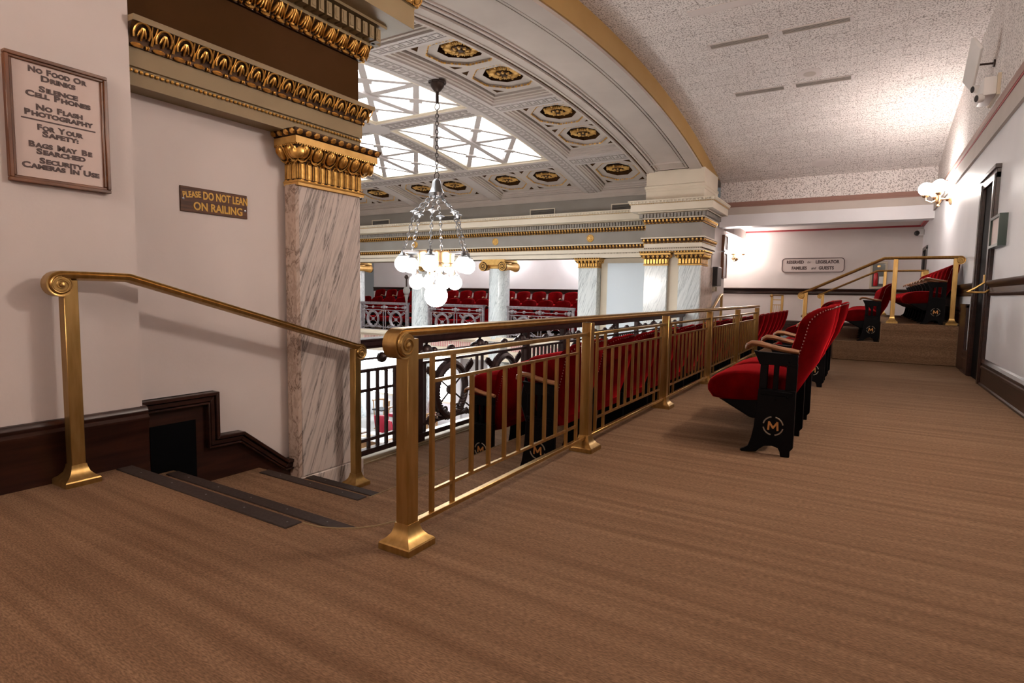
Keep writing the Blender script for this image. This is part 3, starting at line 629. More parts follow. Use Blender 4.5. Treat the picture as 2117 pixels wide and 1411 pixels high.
def coffer(x0, x1, y0, y1, centers, half):
    st = [(0, .07, .035), (.07, .115, .06), (.115, .165, .10)]
    for a, b, dz in st:
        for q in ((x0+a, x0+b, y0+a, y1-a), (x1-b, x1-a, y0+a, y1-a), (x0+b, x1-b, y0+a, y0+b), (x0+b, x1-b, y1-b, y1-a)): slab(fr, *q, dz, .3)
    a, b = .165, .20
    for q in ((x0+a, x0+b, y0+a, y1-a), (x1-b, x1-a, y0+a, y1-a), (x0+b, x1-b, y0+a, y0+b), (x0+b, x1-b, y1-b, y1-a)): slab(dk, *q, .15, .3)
    X0, X1, Y0, Y1 = x0+.2, x1-.2, y0+.2, y1-.2; PZ = .13
    for i, (cx, cy) in enumerate(centers):
        if half == 'y': bx0, bx1 = X0, X1; by0 = Y0 if i == 0 else (centers[0][1]+centers[1][1])/2; by1 = Y1 if i == len(centers)-1 else (centers[0][1]+centers[1][1])/2
        else: by0, by1 = Y0, Y1; bx0 = X0 if i == 0 else (centers[0][0]+centers[1][0])/2; bx1 = X1 if i == len(centers)-1 else (centers[0][0]+centers[1][0])/2
        def P(x, y, dz): return (x, y, zc(y, dz))
        R1, R2 = .545, .365
        def oc(r, k): a = R_(22.5+45*k); return cx+r/math.cos(R_(22.5))*math.cos(a), cy+r/math.cos(R_(22.5))*math.sin(a)
        outp = []
        for k in range(8):
            a = R_(22.5+45*k); c_, s_ = math.cos(a), math.sin(a)
            if abs(c_) > abs(s_): outp.append(((bx1 if c_ > 0 else bx0), cy+.226*(1 if s_ > 0 else -1)))
            else: outp.append((cx+.226*(1 if c_ > 0 else -1), (by1 if s_ > 0 else by0)))
        cor = {0: (bx1, by1), 2: (bx0, by1), 4: (bx0, by0), 6: (bx1, by0)}
        for k in range(8):
            j = (k+1) % 8; i0, i1 = oc(R1, k), oc(R1, j); f = [P(*i0, PZ), P(*i1, PZ), P(*outp[j], PZ)]
            if k in cor: f.append(P(*cor[k], PZ))
            f.append(P(*outp[k], PZ)); pn.add(f, [tuple(range(len(f)))])
            pn.add([P(*i0, PZ), P(*i1, PZ), P(*i1, PZ+.05), P(*i0, PZ+.05)], [(0, 1, 2, 3)])
            a0, a1 = oc(R2, k), oc(R2, j)
            pn.add([P(*i0, PZ+.05), P(*i1, PZ+.05), P(*a1, PZ+.05), P(*a0, PZ+.05)], [(0, 1, 2, 3)])
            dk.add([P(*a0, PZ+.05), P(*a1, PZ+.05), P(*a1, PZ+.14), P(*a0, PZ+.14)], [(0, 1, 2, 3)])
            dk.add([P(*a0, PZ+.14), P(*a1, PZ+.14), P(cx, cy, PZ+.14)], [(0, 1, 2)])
            nb = 7
            for q in range(nb):
                f_ = (q+.5)/nb; bx, by = i0[0]+(i1[0]-i0[0])*f_, i0[1]+(i1[1]-i0[1])*f_
                if q % 2 == 0: gb.ell(P(bx, by, PZ+.012), ((i1[0]-i0[0])*.075, (i1[1]-i0[1])*.075, 0), ((i1[1]-i0[1])*-.05, (i1[0]-i0[0])*.05, 0), (0, 0, .02), 5, 4)
                else:
                    for o_ in (-.025, .025): gb.ell(P(bx+(i1[0]-i0[0])*o_, by+(i1[1]-i0[1])*o_, PZ+.012), ((i1[0]-i0[0])*.018, (i1[1]-i0[1])*.018, 0), ((i1[1]-i0[1])*-.045, (i1[0]-i0[0])*.045, 0), (0, 0, .018), 5, 4)
        rosette(cx, cy)
        for sx in (-1, 1):
            for sy in (-1, 1):
                ex, ey = (bx1 if sx > 0 else bx0), (by1 if sy > 0 else by0)
                tx, ty = ex-sx*.10, ey-sy*.10
                tri = [(tx, ty), (tx-sx*.16, ty), (tx, ty-sy*.16)]
                dk.add([P(x_, y_, PZ-.004) for x_, y_ in tri]+[P(x_, y_, PZ+.002) for x_, y_ in tri], [(0, 1, 2), (3, 4, 5), (0, 1, 4, 3), (1, 2, 5, 4), (2, 0, 3, 5)])
for y0, y1 in ((3.47, 6.60), (6.95, 10.08), (10.48, 13.57)):
    c_ = (y0+y1)/2; coffer(-6.68, -5.0, y0, y1, [(-5.84, c_-.66), (-5.84, c_+.66)], 'y')
coffer(-6.68, -5.0, 14.03, 15.87, [(-5.84, 14.95)], 'y')
for x0, x1 in ((-10.13, -7.20), (-13.45, -10.48), (-16.75, -13.80), (-20, -17.1)):
    c_ = (x0+x1)/2; coffer(x0, x1, 14.03, 15.87, [(c_-.66, 14.95), (c_+.66, 14.95)], 'x')
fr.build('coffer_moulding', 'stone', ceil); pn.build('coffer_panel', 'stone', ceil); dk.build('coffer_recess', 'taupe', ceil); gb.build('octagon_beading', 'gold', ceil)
# skylight
PX = [(-9.80, -7.20), (-12.98, -10.26), (-16.2, -13.44)]; PY = [(3.6, 6.5), (6.95, 9.95), (10.42, 13.57)]
mb = MB()
for y in (6.5, 9.95): slab(mb, -18, -7.2, y, y+.46, 0, .3)
for x in (-10.26, -13.44, -16.7): slab(mb, x, x+.46, 3.0, 13.6, 0, .3)
mb.build('skylight_beam', 'keyb', ceil)
mb = MB()
for a, b in PX:      # carved panels on the beams
    slab(mb, a+.1, b-.1, 10.02, 10.06, -.012, .02); slab(mb, a+.1, b-.1, 10.30, 10.34, -.012, .02)
    k = a+.15
    while k < b-.2:
        slab(mb, k, k+.05, 10.08, 10.28, -.01, .02, 1); slab(mb, k+.05, k+.11, 10.08, 10.13, -.01, .02, 1); slab(mb, k+.05, k+.11, 10.2, 10.24, -.01, .02, 1); k += .17
for a, b in PY:
    for xx in (-10.26, -13.44):
        slab(mb, xx+.07, xx+.11, a+.1, b-.1, -.012, .02); slab(mb, xx+.35, xx+.39, a+.1, b-.1, -.012, .02)
        k = a+.15
        while k < b-.2:
            slab(mb, xx+.13, xx+.33, k, k+.05, -.01, .02, 1); slab(mb, xx+.13, xx+.18, k+.05, k+.11, -.01, .02, 1); slab(mb, xx+.25, xx+.29, k+.05, k+.11, -.01, .02, 1); k += .17
mb.build('carved_panel', 'key', ceil)
gl, la, bo, fl = MB(), MB(), MB(), MB()
for x0, x1 in PX:
    for y0, y1 in PY:
        slab(gl, x0, x1, y0, y1, .20, .22)
        for q in ((x0, x0+.10, y0, y1), (x1-.10, x1, y0, y1), (x0+.10, x1-.10, y0, y0+.10), (x0+.10, x1-.10, y1-.10, y1)): slab(fl, *q, .03, .10)
        for q in ((x0, x0+.03, y0, y1), (x1-.03, x1, y0, y1), (x0, x1, y0, y0+.03), (x0, x1, y1-.03, y1)): slab(fl, *q, .0, .21)
        a, b = x0+.10, x1-.10; c, d = y0+.10, y1-.10; mx, my = (a+b)/2, (c+d)/2
        def bar(p, q, wd, dlo, dhi):
            P = Vector((*p, zc(p[1], (dlo+dhi)/2))); Q = Vector((*q, zc(q[1], (dlo+dhi)/2))); t = Q-P; s_ = t.cross(UZ).normalized(); la.obox((P+Q)/2, t/2, s_*wd/2, t.cross(s_).normalized()*(dhi-dlo)/2)
        bar((a, my), (b, my), .16, .03, .17); bar((mx, c), (mx, d), .16, .03, .17)
        for sx0, sx1 in ((a, mx), (mx, b)):
            for sy0, sy1 in ((c, my), (my, d)):
                bar((sx0, sy0), (sx1, sy1), .12, .04, .16); bar((sx0, sy1), (sx1, sy0), .12, .04, .16)
                cx, cy = (sx0+sx1)/2, (sy0+sy1)/2; bo.obox((cx, cy, zc(cy, .03)), (.09, .09, 0), (-.09, .09, 0), (0, 0, .02))
gl.build('skylight_pane', 'skylight', ceil); la.build('skylight_lattice', 'keyb', ceil); bo.build('lattice_boss', 'keyb', ceil); fl.build('skylight_frame', 'cream', ceil)

# ---------------------------------------------------------------- chandelier
CX, CY = -6.80, 8.45
ch = empty('chandelier', (CX, CY, .7), 'large hanging chandelier of glowing white globes on nickel chains', 'chandelier')
mb = MB(); mb.lathe([(.16, 4.78), (.165, 4.745), (.13, 4.735), (.12, 4.68), (.06, 4.60), (.03, 4.585), (.03, 4.39), (.02, 4.385)], (CX, CY, 0), 20)
for k in range(8): mb.sph((CX+.14*math.cos(k*.785), CY+.14*math.sin(k*.785), 4.735), .014, 6, 4)
mb.build('canopy', 'bronze', ch)
def chain(mb, p, q, ln=.07, r=.0085, wd=.026):
    p, q = Vector(p), Vector(q); n = max(2, round((q-p).length/ln)); t = (q-p)/n; T = t.normalized(); a = T.orthogonal().normalized(); b = T.cross(a)
    for i in range(n):
        c = p+t*(i+.5); s_ = a if i % 2 else b
        mb.tube([c+T*math.cos(z)*t.length*.62+s_*math.sin(z)*wd for z in [k*math.pi/5 for k in range(10)]], r, 5, loop=True)
mb = MB(); mb.tube([(CX+.055*math.cos(a), CY, 4.33+.06*math.sin(a)) for a in [k*.4488 for k in range(14)]], .009, 6, loop=True)
chain(mb, (CX, CY, 4.27), (CX, CY, 3.16)); mb.tube([(CX+.055*math.cos(a), CY, 3.10+.06*math.sin(a)) for a in [k*.4488 for k in range(14)]], .009, 6, loop=True)
mb.build('main_chain', 'bronze', ch)
MB().lathe([(.02, 3.05), (.045, 3.04), (.075, 3.0), (.09, 2.9), (.135, 2.80), (.145, 2.79), (.145, 2.73), (.12, 2.72), (.02, 2.70)], (CX, CY, 0), 24).build('bell_cap', 'chrome', ch)
ANG = [R_(58.8+60*k) for k in range(6)]
MB().lathe([(.30, 1.47), (.335, 1.46), (.345, 1.50), (.33, 1.52), (.335, 1.66), (.35, 1.68), (.35, 1.73), (.31, 1.73), (.30, 1.47)], (CX, CY, 0), 36, cap=False).build('ring_band', 'lampgold', ch)
mb = MB()
for a in ANG[:3]:
    d = Vector((math.cos(a), math.sin(a), 0)); mb.tube([Vector((CX, CY, 1.50))-d*.3, Vector((CX, CY, 1.50))+d*.3], .01, 6)
mb.tube([(CX, CY, 1.52), (CX, CY, 1.17)], .012, 8); mb.build('cross_rods', 'chrome', ch)
def lamp(P, r, name='globe'):
    g = MB().sph(P, r, 24, 16).build('globe', 'globe', ch)
    cap_r = r*.52; z = P.z+r*.82
    MB().lathe([(cap_r, 0), (cap_r*1.25, .012), (cap_r*1.2, .03), (cap_r*.8, .045), (cap_r*.45, .085), (cap_r*.16, .13), (.012, .18)], (P.x, P.y, z), 16).build('globe_cap', 'chrome', g)
for a in ANG:
    d = Vector((math.cos(a), math.sin(a), 0)); C = Vector((CX, CY, 0)); mb = MB()
    kn = C+d*.42+UZ*2.42; chain(mb, C+d*.09+UZ*2.73, kn+UZ*.01); chain(mb, kn-UZ*.03, C+d*.60+UZ*1.76)
    mb.lathe([(.02, .03), (.075, .012), (.085, 0), (.05, -.012), (.02, -.05)], kn, 12)
    mb.build('hanging_chain', 'chrome', ch)
    mb = MB(); mb.obox(C+d*.49+UZ*1.705, d*.16, d.cross(UZ)*.05, UZ*.022); mb.tube([C+d*.60+UZ*1.76+Vector((.02*math.cos(q), 0, .02*math.sin(q)+.02)) for q in [k*.785 for k in range(8)]], .006, 5, loop=True)
    mb.tube([C+d*.63+UZ*1.70, C+d*.63+UZ*1.66], .012, 6); mb.build('arm', 'chrome', ch)
    lamp(C+d*.63+UZ*1.485, .148)
for k in range(4):
    a = R_(58.8+90*k); d = Vector((math.cos(a), math.sin(a), 0)); C = Vector((CX, CY, 0)); mb = MB(); chain(mb, C+d*.36+UZ*1.48, C+d*.375+UZ*1.40, .04); mb.build('short_chain', 'chrome', ch)
    lamp(C+d*.375+UZ*1.165, .135)
lamp(Vector((CX, CY, .92)), .215)

# ---------------------------------------------------------------- iron balustrades
def balustrade(root, T, segs, s0, s1, IR='iron'):
    # T(s, d, z) maps run, depth, height to the world; segs: ('ring', a, b) or ('grille', a, b)
    def bx(mb, sa, sb, da, db, za_, zb_):
        vs = [T(s, d, z) for s in (sa, sb) for d in (da, db) for z in (za_, zb_)]
        mb.add(vs, [(0, 1, 3, 2), (4, 6, 7, 5), (0, 4, 5, 1), (2, 3, 7, 6), (0, 2, 6, 4), (1, 5, 7, 3)])
    V = lambda *a: Vector(T(*a))
    es, ed = (V(1, 0, 0)-V(0, 0, 0)), (V(0, 1, 0)-V(0, 0, 0))
    mb = MB(); bx(mb, s0, s1, -.075, .075, .50, .565); bx(mb, s0, s1, -.055, .055, .475, .50); bx(mb, s0, s1, -.09, .09, .548, .563); mb.build('top_rail', IR, root)
    mb = MB(); bx(mb, s0, s1, -.03, .03, -.505, -.455); bx(mb, s0, s1, -.018, .018, -.385, -.355); mb.build('base_rail', IR, root)
    mb = MB(); bx(mb, s0, s1, -.016, .016, .255, .283); mb.build('middle_rail', IR, root)
    mb = MB(); mb.tube([T(s0, 0, .375), T(s1, 0, .375)], .011, 7); mb.build('ball_rod', IR, root)
    posts = sorted({round(p, 3) for k, a, b in segs for p in (a, b)})
    for p in posts:
        mb = MB(); bx(mb, p-.035, p+.035, -.035, .035, -.53, .50); bx(mb, p-.05, p+.05, -.05, .05, -.54, -.45); mb.build('post', IR, root)
    for k, a, b in segs:
        if k == 'grille':
            n = max(3, round((b-a)/.115))
            mb = MB(); bx(mb, a, b, -.014, .014, .075, .10)
            for i in range(1, n): s = a+(b-a)*i/n; bx(mb, s-.013, s+.013, -.013, .013, -.46, .26)
            mb.build('grille_bars', IR, root)
            mb = MB()
            for s in ((a+b)/2,): mb.sph(T(s, 0, .375), .05, 10, 7)
            mb.build('rod_ball', IR, root)
            continue
        m = (a+b)/2; q = (b-a)/4
        for s in (a+.10, m-.055, m+.055, b-.10): mb = MB(); bx(mb, s-.012, s+.012, -.014, .014, -.46, .26); mb.build('mullion', IR, root)
        for s in (a+.13, m, b-.13):
            mb = MB(); mb.ell(T(s, 0, .38), es*.075, ed*.06, UZ*.075, 14, 9); mb.lathe([(.012, .075), (.02, .095), (.012, .11)], T(s, 0, .375), 8)
            for o_ in (-.115, .115): mb.sph(T(s+o_, 0, .375), .047, 10, 7)
            mb.build('ball_cluster', IR, root)
        for c in (a+q, b-q):
            mb = MB(); mb.sph(T(c, 0, .375), .05, 12, 8); mb.build('rod_ball', IR, root)
            C = V(c, 0, -.075); mb = MB()
            rg = [C+es*.265*math.cos(t)+UZ*.285*math.sin(t) for t in [k_*math.pi/16 for k_ in range(32)]]
            mb.tube(rg, .042, 7, loop=True)
            for i in range(44):
                t = i*2*math.pi/44; tg = (es*-math.sin(t)+UZ*math.cos(t)) * (1 if math.cos(t) < 0 else -1)*-1; nr = es*math.cos(t)+UZ*math.sin(t)
                for o_, dd in ((.03, -.02), (-.02, .02), (.005, 0)):
                    mb.ell(C+es*(.265+o_)*math.cos(t)+UZ*(.285+o_)*math.sin(t)+ed*dd, (tg*.8+nr*.6)*.045, ed*.026, (nr*.8-tg*.6)*.013, 5, 4)
            mb.build('wreath', IR, root)
            mb = MB(); mb.lathe([(.05, -.03), (.06, 0), (.05, .03)], C, 12, ed)
            for sx in (-1, 1):
                for sz in (-1, 1):
                    E_ = C+es*sx*.40+UZ*(.27 if sz > 0 else -.27); mb.tube([C, E_], .010, 6)
                    dv = (E_-C).normalized(); pv = ed.cross(dv)
                    if sz > 0:
                        for j in range(4): mb.obox(E_-dv*(.02+.035*j), dv*.03+pv*.012, ed*.008, pv*.035)
                    else: mb.ell(E_, dv*.06, ed*.012, pv*.028, 6, 5)
            mb.build('crossed_arrows', IR, root)
            mb = MB()
            for sx in (-1, 1):
                B = C+es*sx*.02-UZ*.255
                for (ox, oz, r) in ((.08, .035, .048), (.17, -.005, .042), (.26, -.03, .036)):
                    P = B+es*sx*ox+UZ*oz
                    mb.tube([P+(es*sx*math.cos(t)+UZ*math.sin(t))*r*(1-t/9) for t in [k_*.5 for k_ in range(13)]], .014, 5)
                for j in range(5): mb.ell(B+es*sx*(.1+.065*j)-UZ*(.005+.012*j), es*sx*.05+UZ*.02, ed*.03, UZ*.022, 5, 4)
            mb.build('scroll_leaves', IR, root)
b = empty('iron_balustrade', (-3.83, 8.9, -.544), 'long dark bronze balustrade with wreaths and balls along the chamber edge of this gallery', 'balustrade')
sg = [('grille', 3.44, 4.48)]
for k in range(3): sg += [('ring', 4.48+3.3*k, 6.68+3.3*k), ('grille', 6.68+3.3*k, min(7.78+3.3*k, 14.45))]
balustrade(b, lambda s, d, z: (-3.83+d, s, z), sg, 3.40, 14.48)
mb = MB(); mb.box(-3.93, -3.74, 3.40, 14.48, -.60, -.535); mb.box(-3.72, -3.70, 3.40, 14.5, -.56, -.536)
struct(mb.build('trim_15', 'tan'), 'carpet edge curb below the dark balustrade', 'curb')
for c, lb in ((-8.66, 'bronze wreath balustrade of the opposite gallery, rightmost, next to the white screen pilaster'), (-11.96, 'bronze wreath balustrade of the opposite gallery seen behind the chandelier bottom globe'), (-15.27, 'leftmost bronze wreath balustrade of the opposite gallery, beside the near pilaster')):
    b = empty('iron_balustrade', (c, 15.93, -.45), lb, 'balustrade', 'balustrades of the opposite gallery')
    balustrade(b, lambda s, d, z: (s, 15.93+d, z+.0), [('ring', c-1.15, c+1.15)], c-1.19, c+1.19, 'ironskylit')
# ---------------------------------------------------------------- opposite gallery floors and lower chamber
mb = MB(); mb.box(-19, -6.74, 16.0, 16.85, -1.0, -.5); mb.box(-19, -6.74, 16.85, 17.75, -1.0, -.2); mb.box(-19, -6.74, 17.75, 19.2, -1.0, .1)
struct(mb.build('floor', 'carpet'), 'carpeted seat tiers of the opposite gallery', 'floor')
mb = MB().box(-19, -5.2, 19.15, 19.3, -1, 3.2); struct(mb.build('wall_opposite', 'wallw'), 'pale back wall of the opposite gallery', 'wall')
mb = MB(); base_run(mb, [(d_, z-.09) for d_, z in cr], (-19, 19.15, 0), (-6.7, 19.15, 0), (0, -1, 0)); struct(mb.build('trim_16', 'wood'), 'dark chair rail behind the opposite gallery seats', 'chair rail')
mb = MB().box(-19, -5.2, 16.4, 19.3, 3.1, 3.2); struct(mb.build('ceiling_opposite', 'wallw'), 'ceiling of the opposite gallery', 'ceiling')
mb = MB(); mb.box(-6.8, -6.6, 16.32, 19.2, -1, 3.1); struct(mb.build('wall_partition', 'wallw'), 'partition at the right end of the opposite gallery', 'wall')
bf = empty('trim_17', (-12, 15.7, -1.1)); struct(bf, 'cream balcony front of the opposite gallery with striped pink frieze', 'balcony front')
mb = MB(); mb.box(-19, -6.74, 15.80, 16.1, -1.25, -.50); mb.box(-19, -6.74, 15.74, 16.1, -.53, -.47); mb.box(-19, -6.74, 15.68, 16.1, -.60, -.53); mb.box(-19, -6.74, 15.76, 16.1, -1.0, -.94); mb.box(-19, -6.74, 15.74, 16.1, -1.25, -1.15); mb.build('balcony_front', 'cream', bf)
for c in (-8.6, -11.9, -15.2):
    MB().box(c-1.05, c+1.05, 15.788, 15.80, -.90, -.69).build('pink_band', 'pink', bf)
    mb = MB()
    for k in range(27): mb.box(c-1.03+.078*k, c-1.0+.078*k, 15.776, 15.80, -.90, -.69)
    mb.build('band_fluting', 'cream', bf)
    MB().box(c-1.42, c-1.17, 15.785, 15.80, -.92, -.68).build('grey_square', 'greypaint', bf)
mb = MB().box(-20, 0, 2, 17.5, -4.15, -4.0); struct(mb.build('floor', 'greycarpet'), 'grey carpet of the chamber floor far below', 'floor')
mb = MB(); mb.box(-20, -3.9, 16.9, 17.1, -4, -1)
for x in (-17.9, -15.05, -12.55, -9.2): mb.box(x-.22, x+.22, 16.75, 16.95, -4, -1.2)
mb.box(-20, -3.9, 16.86, 16.95, -4, -3.75)
struct(mb.build('wall_lower', 'wallw'), 'pale lower chamber wall below the opposite gallery', 'wall')
o = empty('window_1', (-16.5, 16.88, -3.2)); struct(o, 'bright daylit window of the chamber floor seen through the grille', 'window')
MB().box(-17.6, -15.45, 16.885, 16.899, -3.1, -1.25).build('pane', 'winglass', o)
mb = MB(); mb.box(-17.7, -15.35, 16.86, 16.91, -3.16, -3.08); mb.box(-17.7, -15.35, 16.86, 16.91, -2.2, -2.16); mb.box(-16.55, -16.5, 16.86, 16.91, -3.1, -1.2); mb.build('window_frame', 'cream', o)
o = empty('window_2', (-13.2, 16.88, -3.2)); struct(o, 'second bright window of the chamber floor behind the balustrade', 'window')
MB().box(-13.9, -12.85, 16.885, 16.899, -3.1, -1.25).build('pane', 'winglass', o)
mb = MB(); mb.box(-14.0, -12.75, 16.86, 16.91, -3.16, -3.08); mb.box(-14.0, -13.9, 16.86, 16.91, -3.1, -1.2); mb.box(-12.85, -12.75, 16.86, 16.91, -3.1, -1.2); mb.build('window_frame', 'cream', o)
mb = MB(); mb.box(-20.2, -20, 2, 19.3, -4, 5.2); struct(mb.build('wall_far_left', 'stone'), 'far left chamber wall', 'wall')
mb = MB(); mb.box(-20, -4.1, 2.3, 2.5, -4, 5.2); struct(mb.build('wall_chamber', 'stone'), 'chamber wall on the near side', 'wall')
mb = MB(); mb.box(-4.15, -3.9, 3.42, 14.45, -4, -.56); struct(mb.build('wall_balcony', 'cream'), 'balcony front under this gallery', 'wall')
# ---------------------------------------------------------------- brass guard rail
RAILP = [(-.041, -.004), (-.036, .014), (-.02, .024), (0, .027), (.02, .024), (.036, .014), (.041, -.004), (.036, -.010), (.030, -.012), (.033, -.018), (.033, -.026), (-.033, -.026), (-.033, -.018), (-.030, -.012), (-.036, -.010)]
def spiral(c, r0, a0, turns, s0, plane, k=30, shrink=.72):
    # points of a scroll in a vertical plane; s0 = +1 or -1 run direction
    out = []
    for i in range(k+1):
        f = i/k; a = a0+s0*turns*2*math.pi*f; r = r0*(1-shrink*f); out.append(plane(c[0]+r*math.cos(a), c[1]+r*math.sin(a)))
    return out
def post_base(mb, x, y, z, half=.078):
    pr = [(half*1.414, 0), (half*1.414, .024), (half*1.36, .030), (half*1.05, .042), (half*.78, .060), (half*.64, .085), (half*.60, .10)]
    mb.lathe([(r, h) for r, h in pr], (x, y, z), 4, rot=math.pi/4)
def brass_post(root, x, y, z0, z1, hw=.031, base=True, name='post'):
    p = MB().box(x-hw, x+hw, y-hw, y+hw, z0, z1).build(name, 'brass', root, bevel=.003)
    if base: m = MB(); post_base(m, x, y, z0); m.build('base', 'brass', p, sharp=25)
    return p
GX = -1.477
g = empty('brass_guard_rail', (GX, 5.9, 0), 'long brushed brass guard rail with square posts and balusters beside the lower seats', 'railing')
PY_ = [1.665+1.7*i for i in range(6)]
pts = spiral((1.617, .822), .037, R_(-80), .98, -1, lambda a, b: Vector((GX, a, b)), 26, 0)
# scroll: inner turns first, then out along the rail
sp = []
for i in range(34):
    f = i/33; a = R_(90)+(1-f)*R_(470); r = .016+.030*f; sp.append(Vector((GX, 1.622+r*math.cos(a), .797+r*math.sin(a)+.0)))
rail_pts = sp+[Vector((GX, 1.68, .843)), Vector((GX, 1.80, .843)), Vector((GX, 10.20, .843))]
MB().sweep([(u*1.0, v*.68) for u, v in RAILP], rail_pts, (-1, 0, 0)).build('handrail', 'brass', g)
mb = MB(); mb.lathe([(.043, -.041), (.047, -.03), (.049, 0), (.047, .03), (.043, .041)], (GX, 1.622, .797), 28, (1, 0, 0)); mb.build('scroll_core', 'brass', g)
for sx in (-1, 1):
    mb = MB()
    mb.tube([Vector((GX+sx*.042, 1.622+r*math.cos(a), .797+r*math.sin(a))) for a, r in [(R_(90)+k*R_(24), .044*(1-k/34)) for k in range(28)]], .0045, 6)
    mb.lathe([(.014, 0), (.012, .006), (0, .009)], (GX+sx*.041, 1.622, .797), 14, (sx, 0, 0))
    mb.build('scroll_ornament', 'brass', g)
for y in PY_: brass_post(g, GX, y, 0, .82)
for i in range(5):
    a, b = PY_[i], PY_[i+1]
    for z, nm, hh in ((.745, 'top_rail', .010), (.082, 'bottom_rail', .010)): MB().box(GX-.014, GX+.014, a+.03, b-.03, z-hh, z+hh).build(nm, 'brass', g, bevel=.002)
    for z in (.637, .181): MB().box(GX-.007, GX+.007, a+.145, b-.145, z-.007, z+.007).build('inner_rail', 'brass', g)
    for k in range(11):
        y = a+.15+.14*k; full = k in (0, 1, 9, 10)
        MB().box(GX-.0085, GX+.0085, y-.0085, y+.0085, .085 if full else .184, .738 if full else .634).build('baluster', 'brass', g)
    mb = MB()
    for z in (.745, .082):
        for y in (a+.034, b-.034): mb.box(GX-.018, GX+.018, y-.006, y+.006, z-.015, z+.015)
    mb.build('collars', 'brass', g)
# ---------------------------------------------------------------- handrails
def scroll_end(mb, C, side, first, r0=.05, r1=.016, deg=470, n=30):
    out = []
    for i in range(n):
        f = i/(n-1); a = R_(90)+first*(1-f)*R_(deg); r = r1+(r0-r1)*f; out.append(C+side*(r*math.cos(a))+UZ*r*math.sin(a))
    return out
def handrail(label, line, side, posts, scroll_start=True, scroll_finish=True, prof=1.0, name='stair_handrail', feet=None):
    # line: world points of the rail centre; side: horizontal run direction
    S = Vector(side); root = empty(name, (line[0].x, line[0].y, min(p[1] for p in posts)), label, 'handrail')
    pts = list(line)
    if scroll_start: pts = scroll_end(None, pts[0]-UZ*.046, S, 1, .046)+pts[1:]
    if scroll_finish:
        q = pts[-1]; e = scroll_end(None, q-UZ*.046, S, -1, .046); pts = pts[:-1]+e[::-1]
    sd = S.cross(UZ)
    MB().sweep([(u*prof, v*.85*prof) for u, v in RAILP], pts, -sd).build('handrail', 'brass', root)
    for C, on in ((line[0]-UZ*.046, scroll_start), (line[-1]-UZ*.046, scroll_finish)):
        if not on: continue
        m = MB(); m.lathe([(.038, -.038*prof), (.044, -.03*prof), (.046, 0), (.044, .03*prof), (.038, .038*prof)], C, 24, sd)
        for s_ in (-1, 1):
            m.tube([C+sd*s_*.039*prof+S*math.cos(a)*r+UZ*math.sin(a)*r for a, r in [(R_(90)+k*R_(24), .042*(1-k/34)) for k in range(26)]], .004, 6)
            m.lathe([(.013, 0), (.011, .006), (0, .009)], C+sd*s_*.038*prof, 12, sd*s_)
        m.build('scroll', 'brass', root)
    for (P, z0, z1) in posts: brass_post(root, P[0], P[1], z0, z1)
    return root
HX = -3.36
handrail('brass stair handrail with scroll ends along the left plaster wall', [Vector((HX, 1.262, 1.045)), Vector((HX, 1.40, 1.045)), Vector((HX, 1.565, 1.043)), Vector((HX, 3.17, .565)), Vector((HX, 3.215, .56))], (0, 1, 0), [((HX, 1.30), 0, 1.025), ((HX, 3.185), -.544, .545)])
handrail('nearer brass handrail rising up the platform steps at the far right', [Vector((-.90, 10.98, 1.075)), Vector((-.84, 10.98, 1.10)), Vector((.252, 10.98, 1.645)), Vector((1.19, 10.98, 1.645)), Vector((1.215, 10.98, 1.645))], (1, 0, 0), [((-.84, 10.98), 0, 1.09), ((.405, 10.98), .62, 1.63), ((1.165, 10.98), .62, 1.63)])
handrail('farther brass handrail rising up the platform steps, smaller behind the near one', [Vector((-.93, 16.38, 1.085)), Vector((-.87, 16.38, 1.11)), Vector((.255, 16.38, 1.665)), Vector((1.17, 16.38, 1.665)), Vector((1.19, 16.38, 1.665))], (1, 0, 0), [((-.87, 16.38), 0, 1.10), ((.41, 16.38), .62, 1.65), ((1.14, 16.38), .62, 1.65)])
handrail('brass handrail against the passage wall beyond the marble pier', [Vector((-3.40, 15.3, .45)), Vector((-3.40, 16.75, 1.03)), Vector((-3.40, 16.95, 1.05))], (0, 1, 0), [((-3.40, 16.9), -.544, 1.03)], False, False, .8)
# far end stub of the guard rail
fg = empty('brass_guard_rail', (-1.93, 16.5, 0), 'short brass guard rail panel standing far away behind the row of seat backs', 'railing')
handr = MB(); handr.sweep([(u*.8, v*.6) for u, v in RAILP], [Vector((-2.06, 16.5, 1.05)), Vector((-1.78, 16.5, 1.05))], (0, 1, 0)); handr.sph((-2.06, 16.5, 1.035), .045, 12, 8); handr.build('handrail', 'brass', fg)
for x in (-2.05, -1.80): brass_post(fg, x, 16.5, 0, 1.04, .028)
for z in (.93, .80, .10): MB().box(-2.05, -1.80, 16.49, 16.51, z-.01, z+.01).build('cross_rail', 'brass', fg)
for x in (-1.99, -1.94, -1.89, -1.85): MB().box(x-.006, x+.006, 16.494, 16.506, .1, .8).build('baluster', 'brass', fg)

